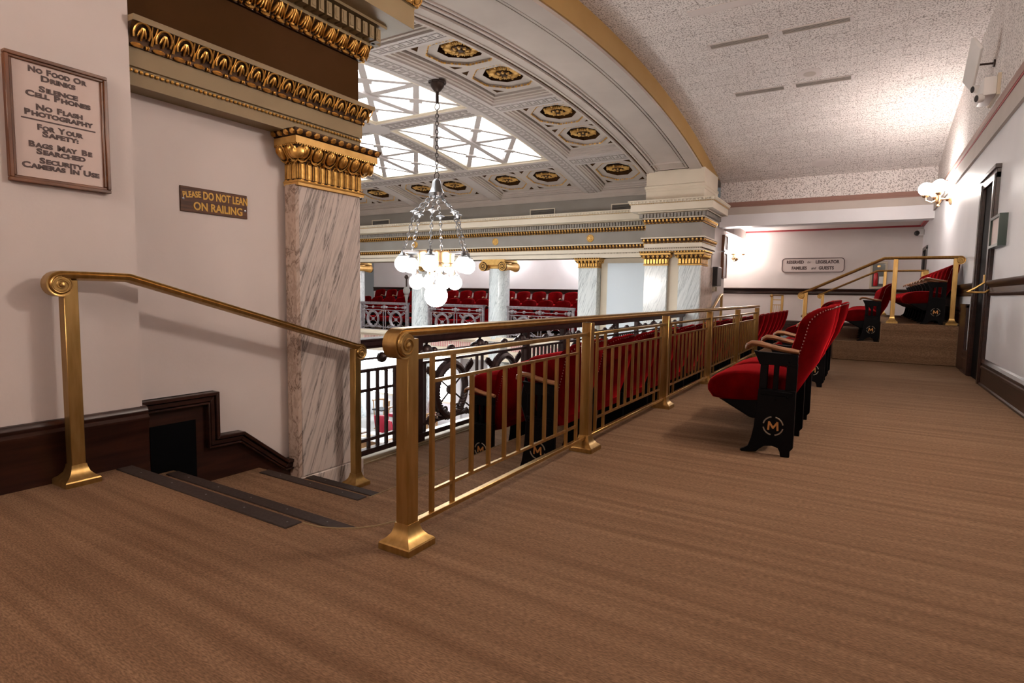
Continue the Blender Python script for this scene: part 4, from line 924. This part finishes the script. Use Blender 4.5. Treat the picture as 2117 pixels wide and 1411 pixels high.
# ---------------------------------------------------------------- theatre seats (local: faces -X, runs along +Y)
PITCH = .66
def frame_mb():
    m = MB(); t = .021
    low = [(-.018, 0), (-.068, 0), (-.074, .03), (-.085, .052), (-.12, .062), (-.165, .055), (-.195, .03), (-.21, .012), (-.30, 0), (-.31, .012), (-.285, .024), (-.262, .042), (-.245, .10), (-.233, .17), (-.222, .30), (-.215, .42), (0, .42), (0, .06), (-.018, .04)]
    m.prism(low, -t, t, 'xz')
    for a, b in ((-.214, -.168), (-.135, -.105), (-.062, 0)): m.prism([(a, .42), (b, .42), (b+.002, .59), (a+.004, .59)], -t*.8, t*.8, 'xz')
    m.prism([(-.215, .575), (0, .575), (0, .648), (-.22, .655), (-.255, .66), (-.235, .62)], -t, t, 'xz')
    m.box(-.20, -.02, -t-.006, t+.006, .385, .41)
    for x, z in ((-.045, .60), (-.11, .36), (-.045, .38)): m.ell((x, -t-.002, z), (.008, 0, 0), (0, .006, 0), (0, 0, .008), 6, 4)
    return m
def arm_mb():
    pts = [Vector(q) for q in ((-.30, 0, .668), (-.293, 0, .69), (-.268, 0, .706), (-.225, 0, .705), (-.16, 0, .689), (-.09, 0, .675), (-.03, 0, .668), (.004, 0, .664))]
    pr = []; m = MB()
    for k, q in enumerate(pts):
        wd = (.022, .03, .033, .032, .028, .027, .028, .024)[k]; th = (.012, .016, .018, .018, .017, .016, .016, .013)[k]
        t = (pts[min(k+1, 7)]-pts[max(k-1, 0)]).normalized(); N = Vector((0, 1, 0)).cross(t)
        pr.append([q+Vector((0, 1, 0))*wd*math.cos(a)+N*th*math.sin(a) for a in [i*math.pi/6 for i in range(12)]])
    return m.loft(pr)
def pillow(poly, ys, scs):
    n = len(poly); cx = sum(p[0] for p in poly)/n; cz = sum(p[1] for p in poly)/n
    return [[Vector((cx+(x-cx)*s, y, cz+(z-cz)*s)) for x, z in poly] for y, s in zip(ys, scs)]
def seat_mb(Pw):
    poly = []
    for x, z in ((-.555, .365), (-.558, .40), (-.545, .435), (-.51, .468), (-.45, .495), (-.38, .511), (-.30, .518), (-.2, .515), (-.1, .50), (-.04, .48), (-.04, .36), (-.1, .335), (-.3, .318), (-.45, .31), (-.52, .318)): poly.append((x, z))
    a, b = .05, Pw-.05
    return MB().loft(pillow(poly, [a, a+.008, a+.03, a+.09, b-.09, b-.03, b-.008, b], [.80, .90, .965, 1, 1, .965, .90, .80]))
def pan_mb(Pw):
    return MB().prism([(-.48, .318), (-.05, .35), (-.05, .23), (-.10, .215), (-.27, .205)], .075, Pw-.075, 'xz')
BZ = ((.36, -.012), (.40, .012), (.457, .046), (.561, .095), (.64, .122), (.718, .142), (.80, .160), (.853, .169), (.96, .180), (1.0, .182))
def bx_at(z):
    for (z0, x0), (z1, x1) in zip(BZ, BZ[1:]):
        if z <= z1: return x0+(x1-x0)*(z-z0)/(z1-z0)
    return BZ[-1][1]
def back_geo(Pw):
    a, b, Z0, Z1 = .045, Pw-.045, .372, .945; out = []
    rx, rz = .17, .11
    for k in range(8): t = R_(90*k/7); out.append((b-rx+rx*math.cos(t), Z1-rz+rz*math.sin(t)))
    out += [(b-rx-(b-a-2*rx)*f, Z1+.014*math.sin(math.pi*f)) for f in (.25, .5, .75)]
    for k in range(8): t = R_(90*k/7); out.append((a+rx-rx*math.sin(t), Z1-rz+rz*math.cos(t)))
    out += [(a, .75), (a, .65), (a+.004, .55), (a+.015, .45), (a+.05, Z0), (b-.05, Z0), (b-.015, .45), (b-.004, .55), (b, .65), (b, .75)]
    cy, cz = (a+b)/2, .66
    def pos(y, z, dn, s_):
        y2, z2 = cy+(y-cy)*s_, cz+(z-cz)*s_; u = (y2-cy)/(b-cy); amp = .14*min(1, max(.2, (z2-.36)/.22))
        return Vector((bx_at(z2)-amp*u*u+dn, y2, z2))
    return out, pos
def back_mb(Pw):
    out, pos = back_geo(Pw); m = MB(); rings = []
    for dn, s_ in ((-.072, .30), (-.070, .62), (-.064, .84), (-.052, .95), (-.034, .995), (-.012, 1.0), (0, .985), (.003, .95), (.003, .62), (.003, .30)):
        rings.append([pos(y, z, dn, s_) for y, z in out])
    return m.loft(rings), None, None
def stud_mb(Pw):
    out, pos = back_geo(Pw); m = MB(); pts = out+[out[0]]; acc = 0
    for i in range(len(pts)-1):
        A, B = Vector(pts[i]), Vector(pts[i+1])
        if min(A.y, B.y) < .47: continue
        d = (B-A).length; s = acc
        while s < d:
            q = A+(B-A)*(s/d); m.ell(pos(q.x, q.y, .003, .955), (.004, 0, 0), (0, .0052, 0), (0, 0, .0052), 5, 3); s += .021
        acc = s-d
    return m
def emblem(root_frame):
    m = MB(); t = -.024
    for k in range(4):
        pts = []
        for j in range(7): a = R_(90*k+12+66*j/6+0); pts.append((-.118+.058*math.cos(a), t, .19+.058*math.sin(a)))
        m.tube(pts, .0045, 5)
    m.build('emblem_ring', 'emblemring', root_frame, local=True)
    m = MB()
    for a, b in (((-.145, .165), (-.142, .215)), ((-.142, .215), (-.118, .178)), ((-.118, .178), (-.094, .215)), ((-.094, .215), (-.091, .165))):
        A, B = Vector((a[0], t, a[1])), Vector((b[0], t, b[1])); dv = (B-A)/2; sd = Vector((0, 1, 0)).cross(dv.normalized())
        m.obox((A+B)/2, dv*1.1, sd*.0055, (0, .002, 0))
    m.build('letter_emblem', 'emblem', root_frame, local=True)
def make_seat(kind, up_):
    r = empty('theater_seat', (0, 0, 0)); Pw = PITCH
    f = frame_mb().build('side_frame', 'black', r, local=True, bevel=.003)
    if kind == 'first': emblem(f)
    arm_mb().build('armrest', 'oak', r, local=True)
    sm, pm = seat_mb(Pw), pan_mb(Pw)
    if up_:
        ca, sa = math.cos(R_(74)), math.sin(R_(74)); px, pz = -.10, .385
        for mm in (sm, pm): mm.v = [(px+(x-px)*ca+(z-pz)*sa-.01, y, pz-(x-px)*sa+(z-pz)*ca) for x, y, z in mm.v]
    s = sm.build('seat', 'velvet', r, local=True, sharp=60); pm.build('seat_pan', 'black', s, local=True, bevel=.01)
    bk, _, _ = back_mb(Pw); bo_ = bk.build('backrest', 'velvet', r, local=True, sharp=50)
    if kind != 'plain': stud_mb(Pw).build('nail_studs', 'stud', bo_, local=True)
    if kind == 'last':
        m = frame_mb(); m.v = [(x, y+Pw, z) for x, y, z in m.v]; m.build('side_frame', 'black', r, local=True, bevel=.003)
        m = arm_mb(); m.v = [(x, y+Pw, z) for x, y, z in m.v]; m.build('armrest', 'oak', r, local=True)
    return r
PROTO = {}
def seat(kind, loc, rz, label, group, up_=False):
    if (kind, up_) not in PROTO: PROTO[kind, up_] = o = make_seat(kind, up_)
    else: o = copy_tree(PROTO[kind, up_])
    o.location = loc; o.rotation_euler = (0, 0, rz); tag(o, label, 'seat', group)
    return o
def row(n, x, y, z, d, rz, lab, group, far_plain=False, up_=False):
    for i in range(n):
        k = 'plain' if far_plain else ('first' if i == 0 else 'last' if i == n-1 else 'mid')
        seat(k, (x+d[0]*PITCH*i, y+d[1]*PITCH*i, z), rz, lab(i, n), group, up_)
def near_lab(desc):
    return lambda i, n: ('nearest red seat of ' if i == 0 else 'farthest red seat of ' if i == n-1 else ORD[i]+' red seat from the near end of ')+desc
row(2, -.322, 3.94, 0, (0, 1), 0, lambda i, n: ['nearest red seat on the open carpet, its M emblem end frame facing the viewer', 'red seat directly behind the nearest M emblem seat on the open carpet'][i], 'red seats on the upper floor')
row(2, -.325, 7.30, 0, (0, 1), 0, lambda i, n: ['first red seat past the gap behind the nearest pair on the open carpet', 'second red seat past the gap behind the nearest pair on the open carpet'][i], 'red seats on the upper floor')
row(7, -.60, 11.10, 0, (0, 1), 0, near_lab('the floor row left of the platform'), 'red seats left of the stepped platform')
row(8, .25, 11.02, .31, (0, 1), 0, near_lab('the row on the lower platform step'), 'red seats on the lower platform step')
row(8, 1.08, 11.02, .62, (0, 1), 0, near_lab('the row on the top platform step'), 'red seats on the top platform step')
row(19, -1.74, 3.45, -.272, (0, 1), 0, near_lab('the row right behind the brass guard rail'), 'red seats behind the brass guard rail', False, True)
row(16, -2.63, 4.06, -.544, (0, 1), 0, near_lab('the lowest row beside the dark balustrade'), 'red seats beside the dark balustrade', False, True)
def opp_lab(desc): return lambda i, n: ('rightmost red seat of ' if i == 0 else 'leftmost red seat of ' if i == n-1 else ORD[i]+' red seat from the right, ')+desc
row(17, -7.20, 18.62, .10, (-1, 0), math.pi/2, opp_lab('the back row of the opposite gallery'), 'back row of the opposite gallery', True)
row(17, -7.05, 17.62, -.20, (-1, 0), math.pi/2, opp_lab('the middle row of the opposite gallery'), 'middle row of the opposite gallery', True)
row(16, -7.42, 16.82, -.50, (-1, 0), math.pi/2, opp_lab('the front row of the opposite gallery'), 'front row of the opposite gallery', True)

# ---------------------------------------------------------------- signs
O = Vector((-3.47, 1.335, 1.782)); ex, ey = Vector((0, 1, 0)), Vector((0, 0, 1)); HW, HH = .213, .298
s = empty('framed_sign', (-3.45, 1.335, 1.485), 'wood framed sign on the left wall listing no food, silence and security rules', 'sign')
mb = MB(); fw_ = .03
def fr_ring(mb, hw, hh, wd, x0, x1, O, ax):
    for (a0, a1, b0, b1) in ((-hw, hw, hh-wd, hh), (-hw, hw, -hh, -hh+wd), (-hw, -hw+wd, -hh+wd, hh-wd), (hw-wd, hw, -hh+wd, hh-wd)):
        if ax == 'x': mb.box(x0, x1, O.y+a0, O.y+a1, O.z+b0, O.z+b1)
        else: mb.box(O.x+a0, O.x+a1, x0, x1, O.z+b0, O.z+b1)
fr_ring(mb, HW, HH, fw_*.6, -3.47, -3.437, O, 'x'); fr_ring(mb, HW-.012, HH-.012, fw_*.6, -3.47, -3.445, O, 'x'); mb.build('wood_frame', 'frame', s, bevel=.003)
MB().box(-3.468, -3.455, 1.335-HW+.02, 1.335+HW-.02, 1.782-HH+.02, 1.782+HH-.02).build('sign_board', 'paper', s)
mb = MB(); OT = Vector((-3.4545, 1.335, 1.782))
for ln, fr_, wpx in (('NO FOOD OR', .05, 360), ('DRINKS', .113, 215), ('SILENCE', .208, 240), ('CELL PHONES', .264, 400), ('NO FLASH', .372, 290), ('PHOTOGRAPHY', .43, 425), ('FOR YOUR', .547, 285), ('SAFETY:', .602, 225), ('BAGS MAY BE', .705, 395), ('SEARCHED', .762, 305), ('SECURITY', .842, 275), ('CAMERAS iN USE', .895, 480)):
    smallcaps(mb, ln.replace('iN', 'IN'), .003, .268-fr_*.536-.0115, .037, .0295, OT, ex, ey, .0016, wpx*.37/542); mb.build('lettering', 'ink', s); mb = MB()
mb.box(-3.4546, -3.4530, 1.335-.155, 1.335+.155, 1.782+.268-.485*.536-.003, 1.782+.268-.485*.536+.003)
mb.build('rule_line', 'ink', s)
s = empty('warning_plate', (-3.63, 2.242, 1.47), 'small dark woodgrain plate with yellow letters on the stair wall', 'sign')
MB().box(-3.64, -3.631, 2.016, 2.468, 1.468, 1.624).build('plate', 'plate', s, bevel=.002)
mb = MB(); OP = Vector((-3.6305, 2.242, 1.546))
a = R_(7); e1, e2 = ex*math.cos(a)+ey*math.sin(a), ey*math.cos(a)-ex*math.sin(a)
for tx, pos, a1, a2, sz, wd in (('PLEASE', OP+ex*-.153+ey*.014, e1, e2, .052, .72), ('DO NOT LEAN', OP+ex*.073+ey*.012, ex, ey, .068, .68), ('ON RAILING', OP+ex*.022-ey*.060, ex, ey, .070, .85)):
    mb = MB(); text_into(mb, tx, pos, a1, a2, sz, .0018, wd); mb.build('yellow_lettering', 'yellow', s)
for yy, zz in ((2.033, 1.546), (2.452, 1.52)): MB().lathe([(.008, 0), (.008, .002), (0, .004)], (-3.631, yy, zz), 10, (1, 0, 0)).build('screw', 'chrome', s)
s = empty('reserved_sign', (-1.33, 19.13, 1.74), 'rectangular reserved sign with rounded corners on the far end wall', 'sign')
cx, cz, hw, hh, rr = -1.335, 1.953, .815, .205, .09
def rrect(hw, hh, r): return [(cx+sx*(hw-r)+r*math.cos(t), cz+sz*(hh-r)+r*math.sin(t)) for sx, sz, t0 in ((1, 1, 0), (-1, 1, 90), (-1, -1, 180), (1, -1, 270)) for t in [R_(t0+15*k) for k in range(7)]]
MB().prism(rrect(hw+.02, hh+.02, rr), 19.12, 19.15, 'xz').build('board', 'signboard', s)
mb = MB(); ring = rrect(hw-.005, hh-.005, rr); mb.tube([(x, 19.118, z) for x, z in ring], .010, 5, loop=True); mb.build('border_line', 'ink', s)
OS = Vector((cx, 19.119, cz)); X_, Z_ = Vector((1, 0, 0)), Vector((0, 0, 1)); shz = Z_+X_*.25
for tx, dx, dz, v2, sz, bo_, wd in (('RESERVED', -.46, .05, Z_, .125, .006, .82), ('LEGISLATOR', .38, .05, Z_, .125, .006, .86), ('FAMILIES', -.345, -.125, Z_, .125, .006, .84), ('GUESTS', .36, -.125, Z_, .125, .006, .9), ('for', -.095, .055, shz, .10, .001, .8), ('and', .03, -.12, shz, .10, .003, .8)):
    mb = MB(); text_into(mb, tx, OS+X_*dx+Z_*dz, X_, v2, sz, bo_, wd); mb.build('lettering', 'ink', s)

# ---------------------------------------------------------------- wall fittings
def sconce(P, n, label, gm='sconceglobe', r=.12, up_=.26):
    P, n = Vector(P), Vector(n); sd = n.cross(UZ); s = empty('wall_sconce', P, label, 'lamp')
    m = MB(); m.lathe([(.11, 0), (.115, .02), (.09, .035), (.05, .05), (.04, .09)], P, 20, n); m.build('back_plate', 'lampgold', s)
    H = P+n*.20; m = MB(); m.tube([P+n*.05, P+n*.12, H], .018, 8); m.lathe([(.01, -.14), (.03, -.12), (.02, -.09), (.045, -.05), (.05, .0), (.035, .04), (.045, .08), (.02, .10)], H, 14)
    C = []
    for d in (n*.20, sd*.27+n*.02, sd*-.27+n*.02):
        m.tube([H+UZ*.0, H+d*.5+UZ*-.05, H+d*.95+UZ*-.01, H+d+UZ*.06], .013, 8); m.lathe([(.02, .04), (.05, .055), (.062, .085), (.055, .10), (.03, .10)], H+d, 12); C.append(H+d+UZ*(.09+r*.92))
    m.build('bracket', 'lampgold', s)
    for c in C: MB().sph(c, r, 20, 14).build('globe', gm, s)
    return s
sconce((1.28, 13.4, 2.86), (-1, 0, 0), 'brass wall lamp with lit white globes on the right white wall')
sconce((1.28, 4.4, 2.9), (-1, 0, 0), 'brass wall lamp with globes on the right white wall nearest to the viewer', 'nearglobe')
sconce((-3.50, 19.15, 2.22), (0, -1, 0), 'brass wall lamp glowing at the left corner of the far end wall')
sconce((-8.35, 19.15, 2.16), (0, -1, 0), 'small wall lamp peeking below the opposite entablature on the pale wall', 'oppglobe')
sconce((-11.9, 19.15, 2.30), (0, -1, 0), 'unseen fill lamp added above the middle opposite seats', 'oppglobe')  # added behind the entablature to brighten the opposite back wall
sconce((-15.2, 19.15, 2.30), (0, -1, 0), 'unseen fill lamp added above the leftmost opposite seats', 'oppglobe')  # second added lamp, out of sight, lifting the opposite wall
sconce((-2.0, -3.2, 2.9), (0, 1, 0), 'unseen fill lamp with globes added on the wall behind the viewer', 'rearfill')  # added lamp out of view, brightens the near left carpet
o = empty('floodlight', (1.25, 10.0, 3.95), 'square white floodlight panel on the upper right acoustic wall', 'light')
q = MB(); q.obox((1.06, 9.95, 4.12), (.02, 0, .012), (0, .30, -.18), (-.05, .03, .085)); q.build('head', 'white', o, bevel=.01)
q = MB(); q.tube([(1.30, 10.0, 4.12), (1.15, 9.98, 4.12), (1.08, 9.96, 4.12)], .014, 8); q.lathe([(.05, 0), (.05, .02)], (1.30, 10.0, 4.12), 12, (-1, 0, 0)); q.build('arm', 'bronze', o)
o = empty('emergency_light', (1.28, 9.75, 3.55), 'white boxy emergency lamp unit with two dark lenses above the right ledge', 'light')
MB().box(1.13, 1.27, 9.45, 10.0, 3.57, 3.80).build('housing', 'white', o, bevel=.03, segs=2); MB().box(1.265, 1.305, 9.43, 10.05, 3.56, 3.82).build('back_plate', 'beige', o)
for yy, zz in ((9.95, 3.80), (9.52, 3.56)):
    m = MB(); m.lathe([(.05, 0), (.055, .04), (.045, .07)], (1.14, yy, zz), 14, (-.9, -.4, -.1)); l = m.build('lamp_head', 'white', o); m = MB(); m.lathe([(.042, .072), (0, .076)], (1.14, yy, zz), 14, (-.9, -.4, -.1)); m.build('lens', 'ventdark', l)
o = empty('framed_notice', (1.27, 8.45, 1.60), 'small framed notice beside the right door, dark green edge', 'frame')
m = MB(); fr_ring(m, .27, .175, .03, 1.205, 1.28, Vector((0, 8.40, 1.775)), 'x'); m.build('frame', 'green', o); MB().box(1.225, 1.24, 8.15, 8.65, 1.62, 1.93).build('notice', 'paper', o)
o = empty('framed_notice', (1.27, 17.0, 1.2), 'tiny dark framed notice on the right wall behind the platform handrails', 'frame')
m = MB(); fr_ring(m, .16, .16, .03, 1.23, 1.28, Vector((0, 17.0, 1.55)), 'x'); m.build('frame', 'black', o); MB().box(1.24, 1.25, 16.86, 17.14, 1.41, 1.69).build('notice', 'paper', o)
o = empty('security_camera', (1.18, 18.9, 2.65), 'small dome security camera in the far right corner', 'camera')
m = MB(); m.box(1.13, 1.28, 18.8, 18.98, 2.70, 2.86); m.build('housing', 'white', o, bevel=.02); m = MB(); m.sph((1.12, 18.84, 2.76), .07); m.build('dome', 'ventdark', o)
o = empty('extinguisher_cabinet', (.32, 19.12, 1.33), 'beige wall cabinet with a red fire extinguisher behind glass', 'cabinet')
m = MB(); fr_ring(m, .20, .375, .055, 19.07, 19.15, Vector((.32, 0, 1.66)), 'y'); m.build('frame', 'beige', o, bevel=.004)
MB().box(.13, .51, 19.125, 19.15, 1.3, 2.0).build('back_panel', 'glass', o)
m = MB(); m.lathe([(.04, 1.36), (.055, 1.38), (.055, 1.68), (.03, 1.74), (.018, 1.75), (.018, 1.79)], (.26, 19.10, 0), 14); m.build('extinguisher', 'red', o)
m = MB(); m.box(.34, .44, 19.09, 19.10, 1.42, 1.62); m.build('paper_tag', 'sheet', o); m = MB(); m.box(.28, .36, 19.09, 19.10, 1.88, 1.93); m.build('brass_latch', 'brass', o)
# passage wall beyond the pier
o = empty('speaker_box', (-3.42, 16.2, 1.27), 'tall dark grey box mounted on the white wall beyond the marble pier', 'speaker')
MB().box(-3.5, -3.36, 16.05, 16.55, 1.27, 1.78).build('housing', 'grey', o, bevel=.01); MB().box(-3.48, -3.365, 16.04, 16.05, 1.28, 1.77).build('front_grille', 'ventdark', o)
o = empty('control_box', (-3.47, 16.1, 1.12), 'beige ribbed control box under the dark wall speaker', 'control box')
m = MB(); m.box(-3.5, -3.41, 15.98, 16.3, 1.12, 1.25); m.build('body', 'beige', o)
m = MB()
for k in range(4): m.box(-3.412, -3.405, 16.04+.06*k, 16.06+.06*k, 1.13, 1.24)
m.build('ribs', 'tan', o)
tag(MB().box(-3.5, -3.48, 15.975, 16.03, 1.55, 1.70).build('wall_plaque', 'wood'), 'tiny dark plaque left of the dark wall speaker', 'plaque')
for zz, hh, lb in ((1.88, .36, 'tall narrow framed picture hanging lower at the end of the passage wall'), (2.50, .22, 'short framed picture hanging above the tall one on the passage wall')):
    o = empty('framed_picture', (-3.45, 17.3, zz-hh), lb, 'picture', 'framed pictures on the passage wall')
    m = MB(); fr_ring(m, .24, hh, .035, -3.5, -3.42, Vector((0, 17.3, zz)), 'x'); m.build('frame', 'frame', o); MB().box(-3.49, -3.44, 17.08, 17.52, zz-hh+.03, zz+hh-.03).build('print', 'sheet', o)
# ---------------------------------------------------------------- ceiling fittings
def vent(x0, x1, y, label, lou=True):
    z = lambda yy: zg(yy); sl = -(y-9.3)/29.0; o = empty('ceiling_vent', ((x0+x1)/2, y, z(y)-.02), label, 'vent', 'slot vents in the gallery ceiling')
    tv = Vector((0, 1, sl)).normalized(); nn = Vector((0, sl, -1)).normalized(); C = Vector(((x0+x1)/2, y, z(y))); hx = (x1-x0)/2; w_ = .085
    m = MB()
    for s_ in (-1, 1):
        m.obox(C+tv*s_*w_+nn*.004, (hx+.035, 0, 0), tv*.008, nn*.008); m.obox(C+Vector((s_*(hx+.02), 0, 0))+nn*.004, (.02, 0, 0), tv*w_, nn*.008)
    m.build('frame', 'wall', o)
    if lou:
        m = MB(); m.obox(C+nn*.003, (hx, 0, 0), tv*w_, nn*.002); m.build('slot', 'ventdark', o)
        m = MB()
        for k in range(4): m.obox(C+tv*(-.054+.036*k)+nn*.008, (hx, 0, 0), tv*.0045, nn*.004)
        m.build('blades', 'stone', o)
    else: m = MB(); m.obox(C+nn*.006, (hx, 0, 0), tv*w_, nn*.004); m.build('cover', 'wall', o)
vent(-2.33, -1.475, 9.83, 'slatted slot vent at the left of the nearer pair in the speckled ceiling')
vent(-1.277, -.394, 9.81, 'slatted slot vent at the right of the nearer pair in the speckled ceiling')
vent(-2.33, -1.483, 11.97, 'slatted slot vent at the left of the farther pair in the speckled ceiling')
vent(-1.281, -.41, 11.97, 'slatted slot vent at the right of the farther pair in the speckled ceiling')
vent(-2.32, -1.45, 8.56, 'blank plastered cover strip above the nearer slot vents', False)
for x, y, r, lb in ((-1.03, 11.55, .20, 'round white ceiling speaker with grey grille beside the farther slot vents'), (-1.02, 15.9, .24, 'flat round speaker at the far end of the speckled ceiling')):
    sl = -(y-9.3)/29.0; nn = Vector((0, sl, -1)).normalized(); o = empty('ceiling_speaker', (x, y, zg(y)-.03), lb, 'speaker', 'ceiling speakers')
    m = MB(); m.lathe([(r, -.01), (r, .006), (r*.55, .016)], (x, y, zg(y)), 32, nn); m.build('rim', 'wall', o); m = MB(); m.lathe([(r*.5, .012), (r*.5, .018), (0, .019)], (x, y, zg(y)), 28, nn); m.build('grille', 'stone' if r < .22 else 'wall', o)
# ---------------------------------------------------------------- chamber floor furniture
ZF = -4.0
def bench(c, w_, label, group, rz=0):
    o = empty('leather_bench', (c[0], c[1], ZF), label, 'bench', group, rz); h = w_/2
    B = lambda *a: MB().box(*a)
    B(-h+.04, h-.04, -.28, .26, .34, .46).build('seat', 'leather', o, local=True, bevel=.02); B(-h+.06, h-.06, .22, .30, .55, 1.05).build('backrest', 'leather', o, local=True, bevel=.02)
    for sx in (-1, 1):
        m = MB(); m.box(sx*h-.03, sx*h+.03, .24, .30, 0, 1.10); m.box(sx*h-.03, sx*h+.03, -.30, -.24, 0, .66); m.box(sx*h-.035, sx*h+.035, -.32, .26, .64, .68); m.build('end_frame', 'oakl', o, local=True)
    B(-h, h, .20, .28, .26, .34).build('rail', 'oakl', o, local=True)
    return o
bench((-13.9, 15.9), 1.9, 'red leather bench with wooden ends on the chamber floor, seen through the first grille', 'red leather benches')
bench((-10.6, 15.9), 1.7, 'red leather bench on the chamber floor below the dark wreath', 'red leather benches')
def desk(x, y, lb):
    o = empty('desk', (x, y, ZF), lb, 'desk', 'white topped desks'); MB().box(x-.95, x+.95, y-.4, y+.4, ZF+.71, ZF+.75).build('desk_top', 'sheet', o, bevel=.006); 
    for sx in (-.8, .8): MB().box(x+sx-.06, x+sx+.06, y-.33, y+.33, ZF, ZF+.71).build('pedestal', 'oakl', o)
desk(-11.5, 12.1, 'white desk on the chamber floor nearest to the dark grille'); desk(-9.5, 12.1, 'white desk on the chamber floor beside the nearest one'); desk(-13.6, 12.2, 'white desk on the chamber floor farther left behind the grille')
random.seed(3)
for k in range(6):
    x, y = -12.2+.33*k, 12.0+.12*(k % 3); m = MB(); m.box(x-.11, x+.11, y-.15, y+.15, ZF+.75, ZF+.76+.006*k); m2 = m.build('paper_stack', 'sheet' if k % 3 else 'oakl')
    tag(m2, ['white sheet lying at the left end of the nearest chamber desk', 'white paper pile, second from the left on the nearest chamber desk', 'white paper pile in the middle of the nearest chamber desk', 'tan folder right of the desk middle on the chamber floor', 'white paper pile second from the right on the chamber desk', 'thick white paper pile at the right end of the chamber desk'][k] if k else 'tan folder at the left end of the nearest chamber desk', 'papers', 'papers on the chamber desk')
def swivel(x, y, rz, lb):
    o = empty('desk_chair', (x, y, ZF), lb, 'chair', 'red desk chairs on the chamber floor', rz)
    m = MB(); m.prism([(-.25, .42), (.25, .42), (.25, .50), (-.25, .50)], -.25, .25, 'xz'); m.build('seat', 'leather', o, local=True, bevel=.02)
    m = MB(); m.obox((0, .28, .82), (.24, 0, 0), (0, .03, 0), (0, .07, .30)); m.build('backrest', 'leather', o, local=True, bevel=.02)
    m = MB(); m.tube([(0, 0, .42), (0, 0, .10)], .03, 8)
    for k in range(5): a = k*1.257; m.tube([(0, 0, .10), (.28*math.cos(a), .28*math.sin(a), .04)], .02, 6)
    m.build('swivel_base', 'oakl', o, local=True)
    m = MB()
    for sx in (-1, 1): m.tube([(sx*.27, .25, .66), (sx*.28, -.1, .68), (sx*.27, -.22, .60), (sx*.26, -.2, .46)], .018, 6)
    m.build('armrest', 'oakl', o, local=True)
swivel(-11.9, 13.0, R_(160), 'red padded desk chair behind the nearest white chamber desk'); swivel(-12.75, 13.35, R_(200), 'red padded desk chair left behind the nearest white chamber desk'); swivel(-10.0, 13.1, R_(170), 'red padded desk chair farther right behind the chamber desks')
o = empty('wooden_chair', (-15.6, 16.1, ZF), 'light oak armchair with a dark seat left of the red bench', 'chair')
m = MB(); m.tube([(-15.6+.34*math.cos(a), 16.1+.30*math.sin(a), ZF+.78) for a in [R_(-30+24*k) for k in range(11)]], .035, 6)
for k in range(6): a = R_(-20+44*k); m.tube([(-15.6+.34*math.cos(a), 16.1+.30*math.sin(a), ZF+.78), (-15.6+.28*math.cos(a), 16.1+.25*math.sin(a), ZF)], .022, 6)
m.build('bow_frame', 'oakl', o); MB().box(-15.86, -15.34, 15.85, 16.35, ZF+.42, ZF+.47).build('seat', 'ventdark', o, bevel=.02)
o = empty('tripod_stand', (-14.35, 16.55, -.5), 'dark thin stand with a grey head half hidden left of the marble column', 'stand')
m = MB(); m.tube([(-14.35, 16.12, -.5), (-14.35, 16.12, 1.45)], .03, 8); m.sph((-14.35, 16.12, 1.50), .08); m.build('pole', 'bronze', o); m = MB(); m.ell((-14.35, 16.12, 1.0), (.17, 0, 0), (0, .09, 0), (0, 0, .16)); m.lathe([(.02, .5), (.08, .86)], (-14.35, 16.12, 0), 10); m.build('grey_head', 'greypaint', o)
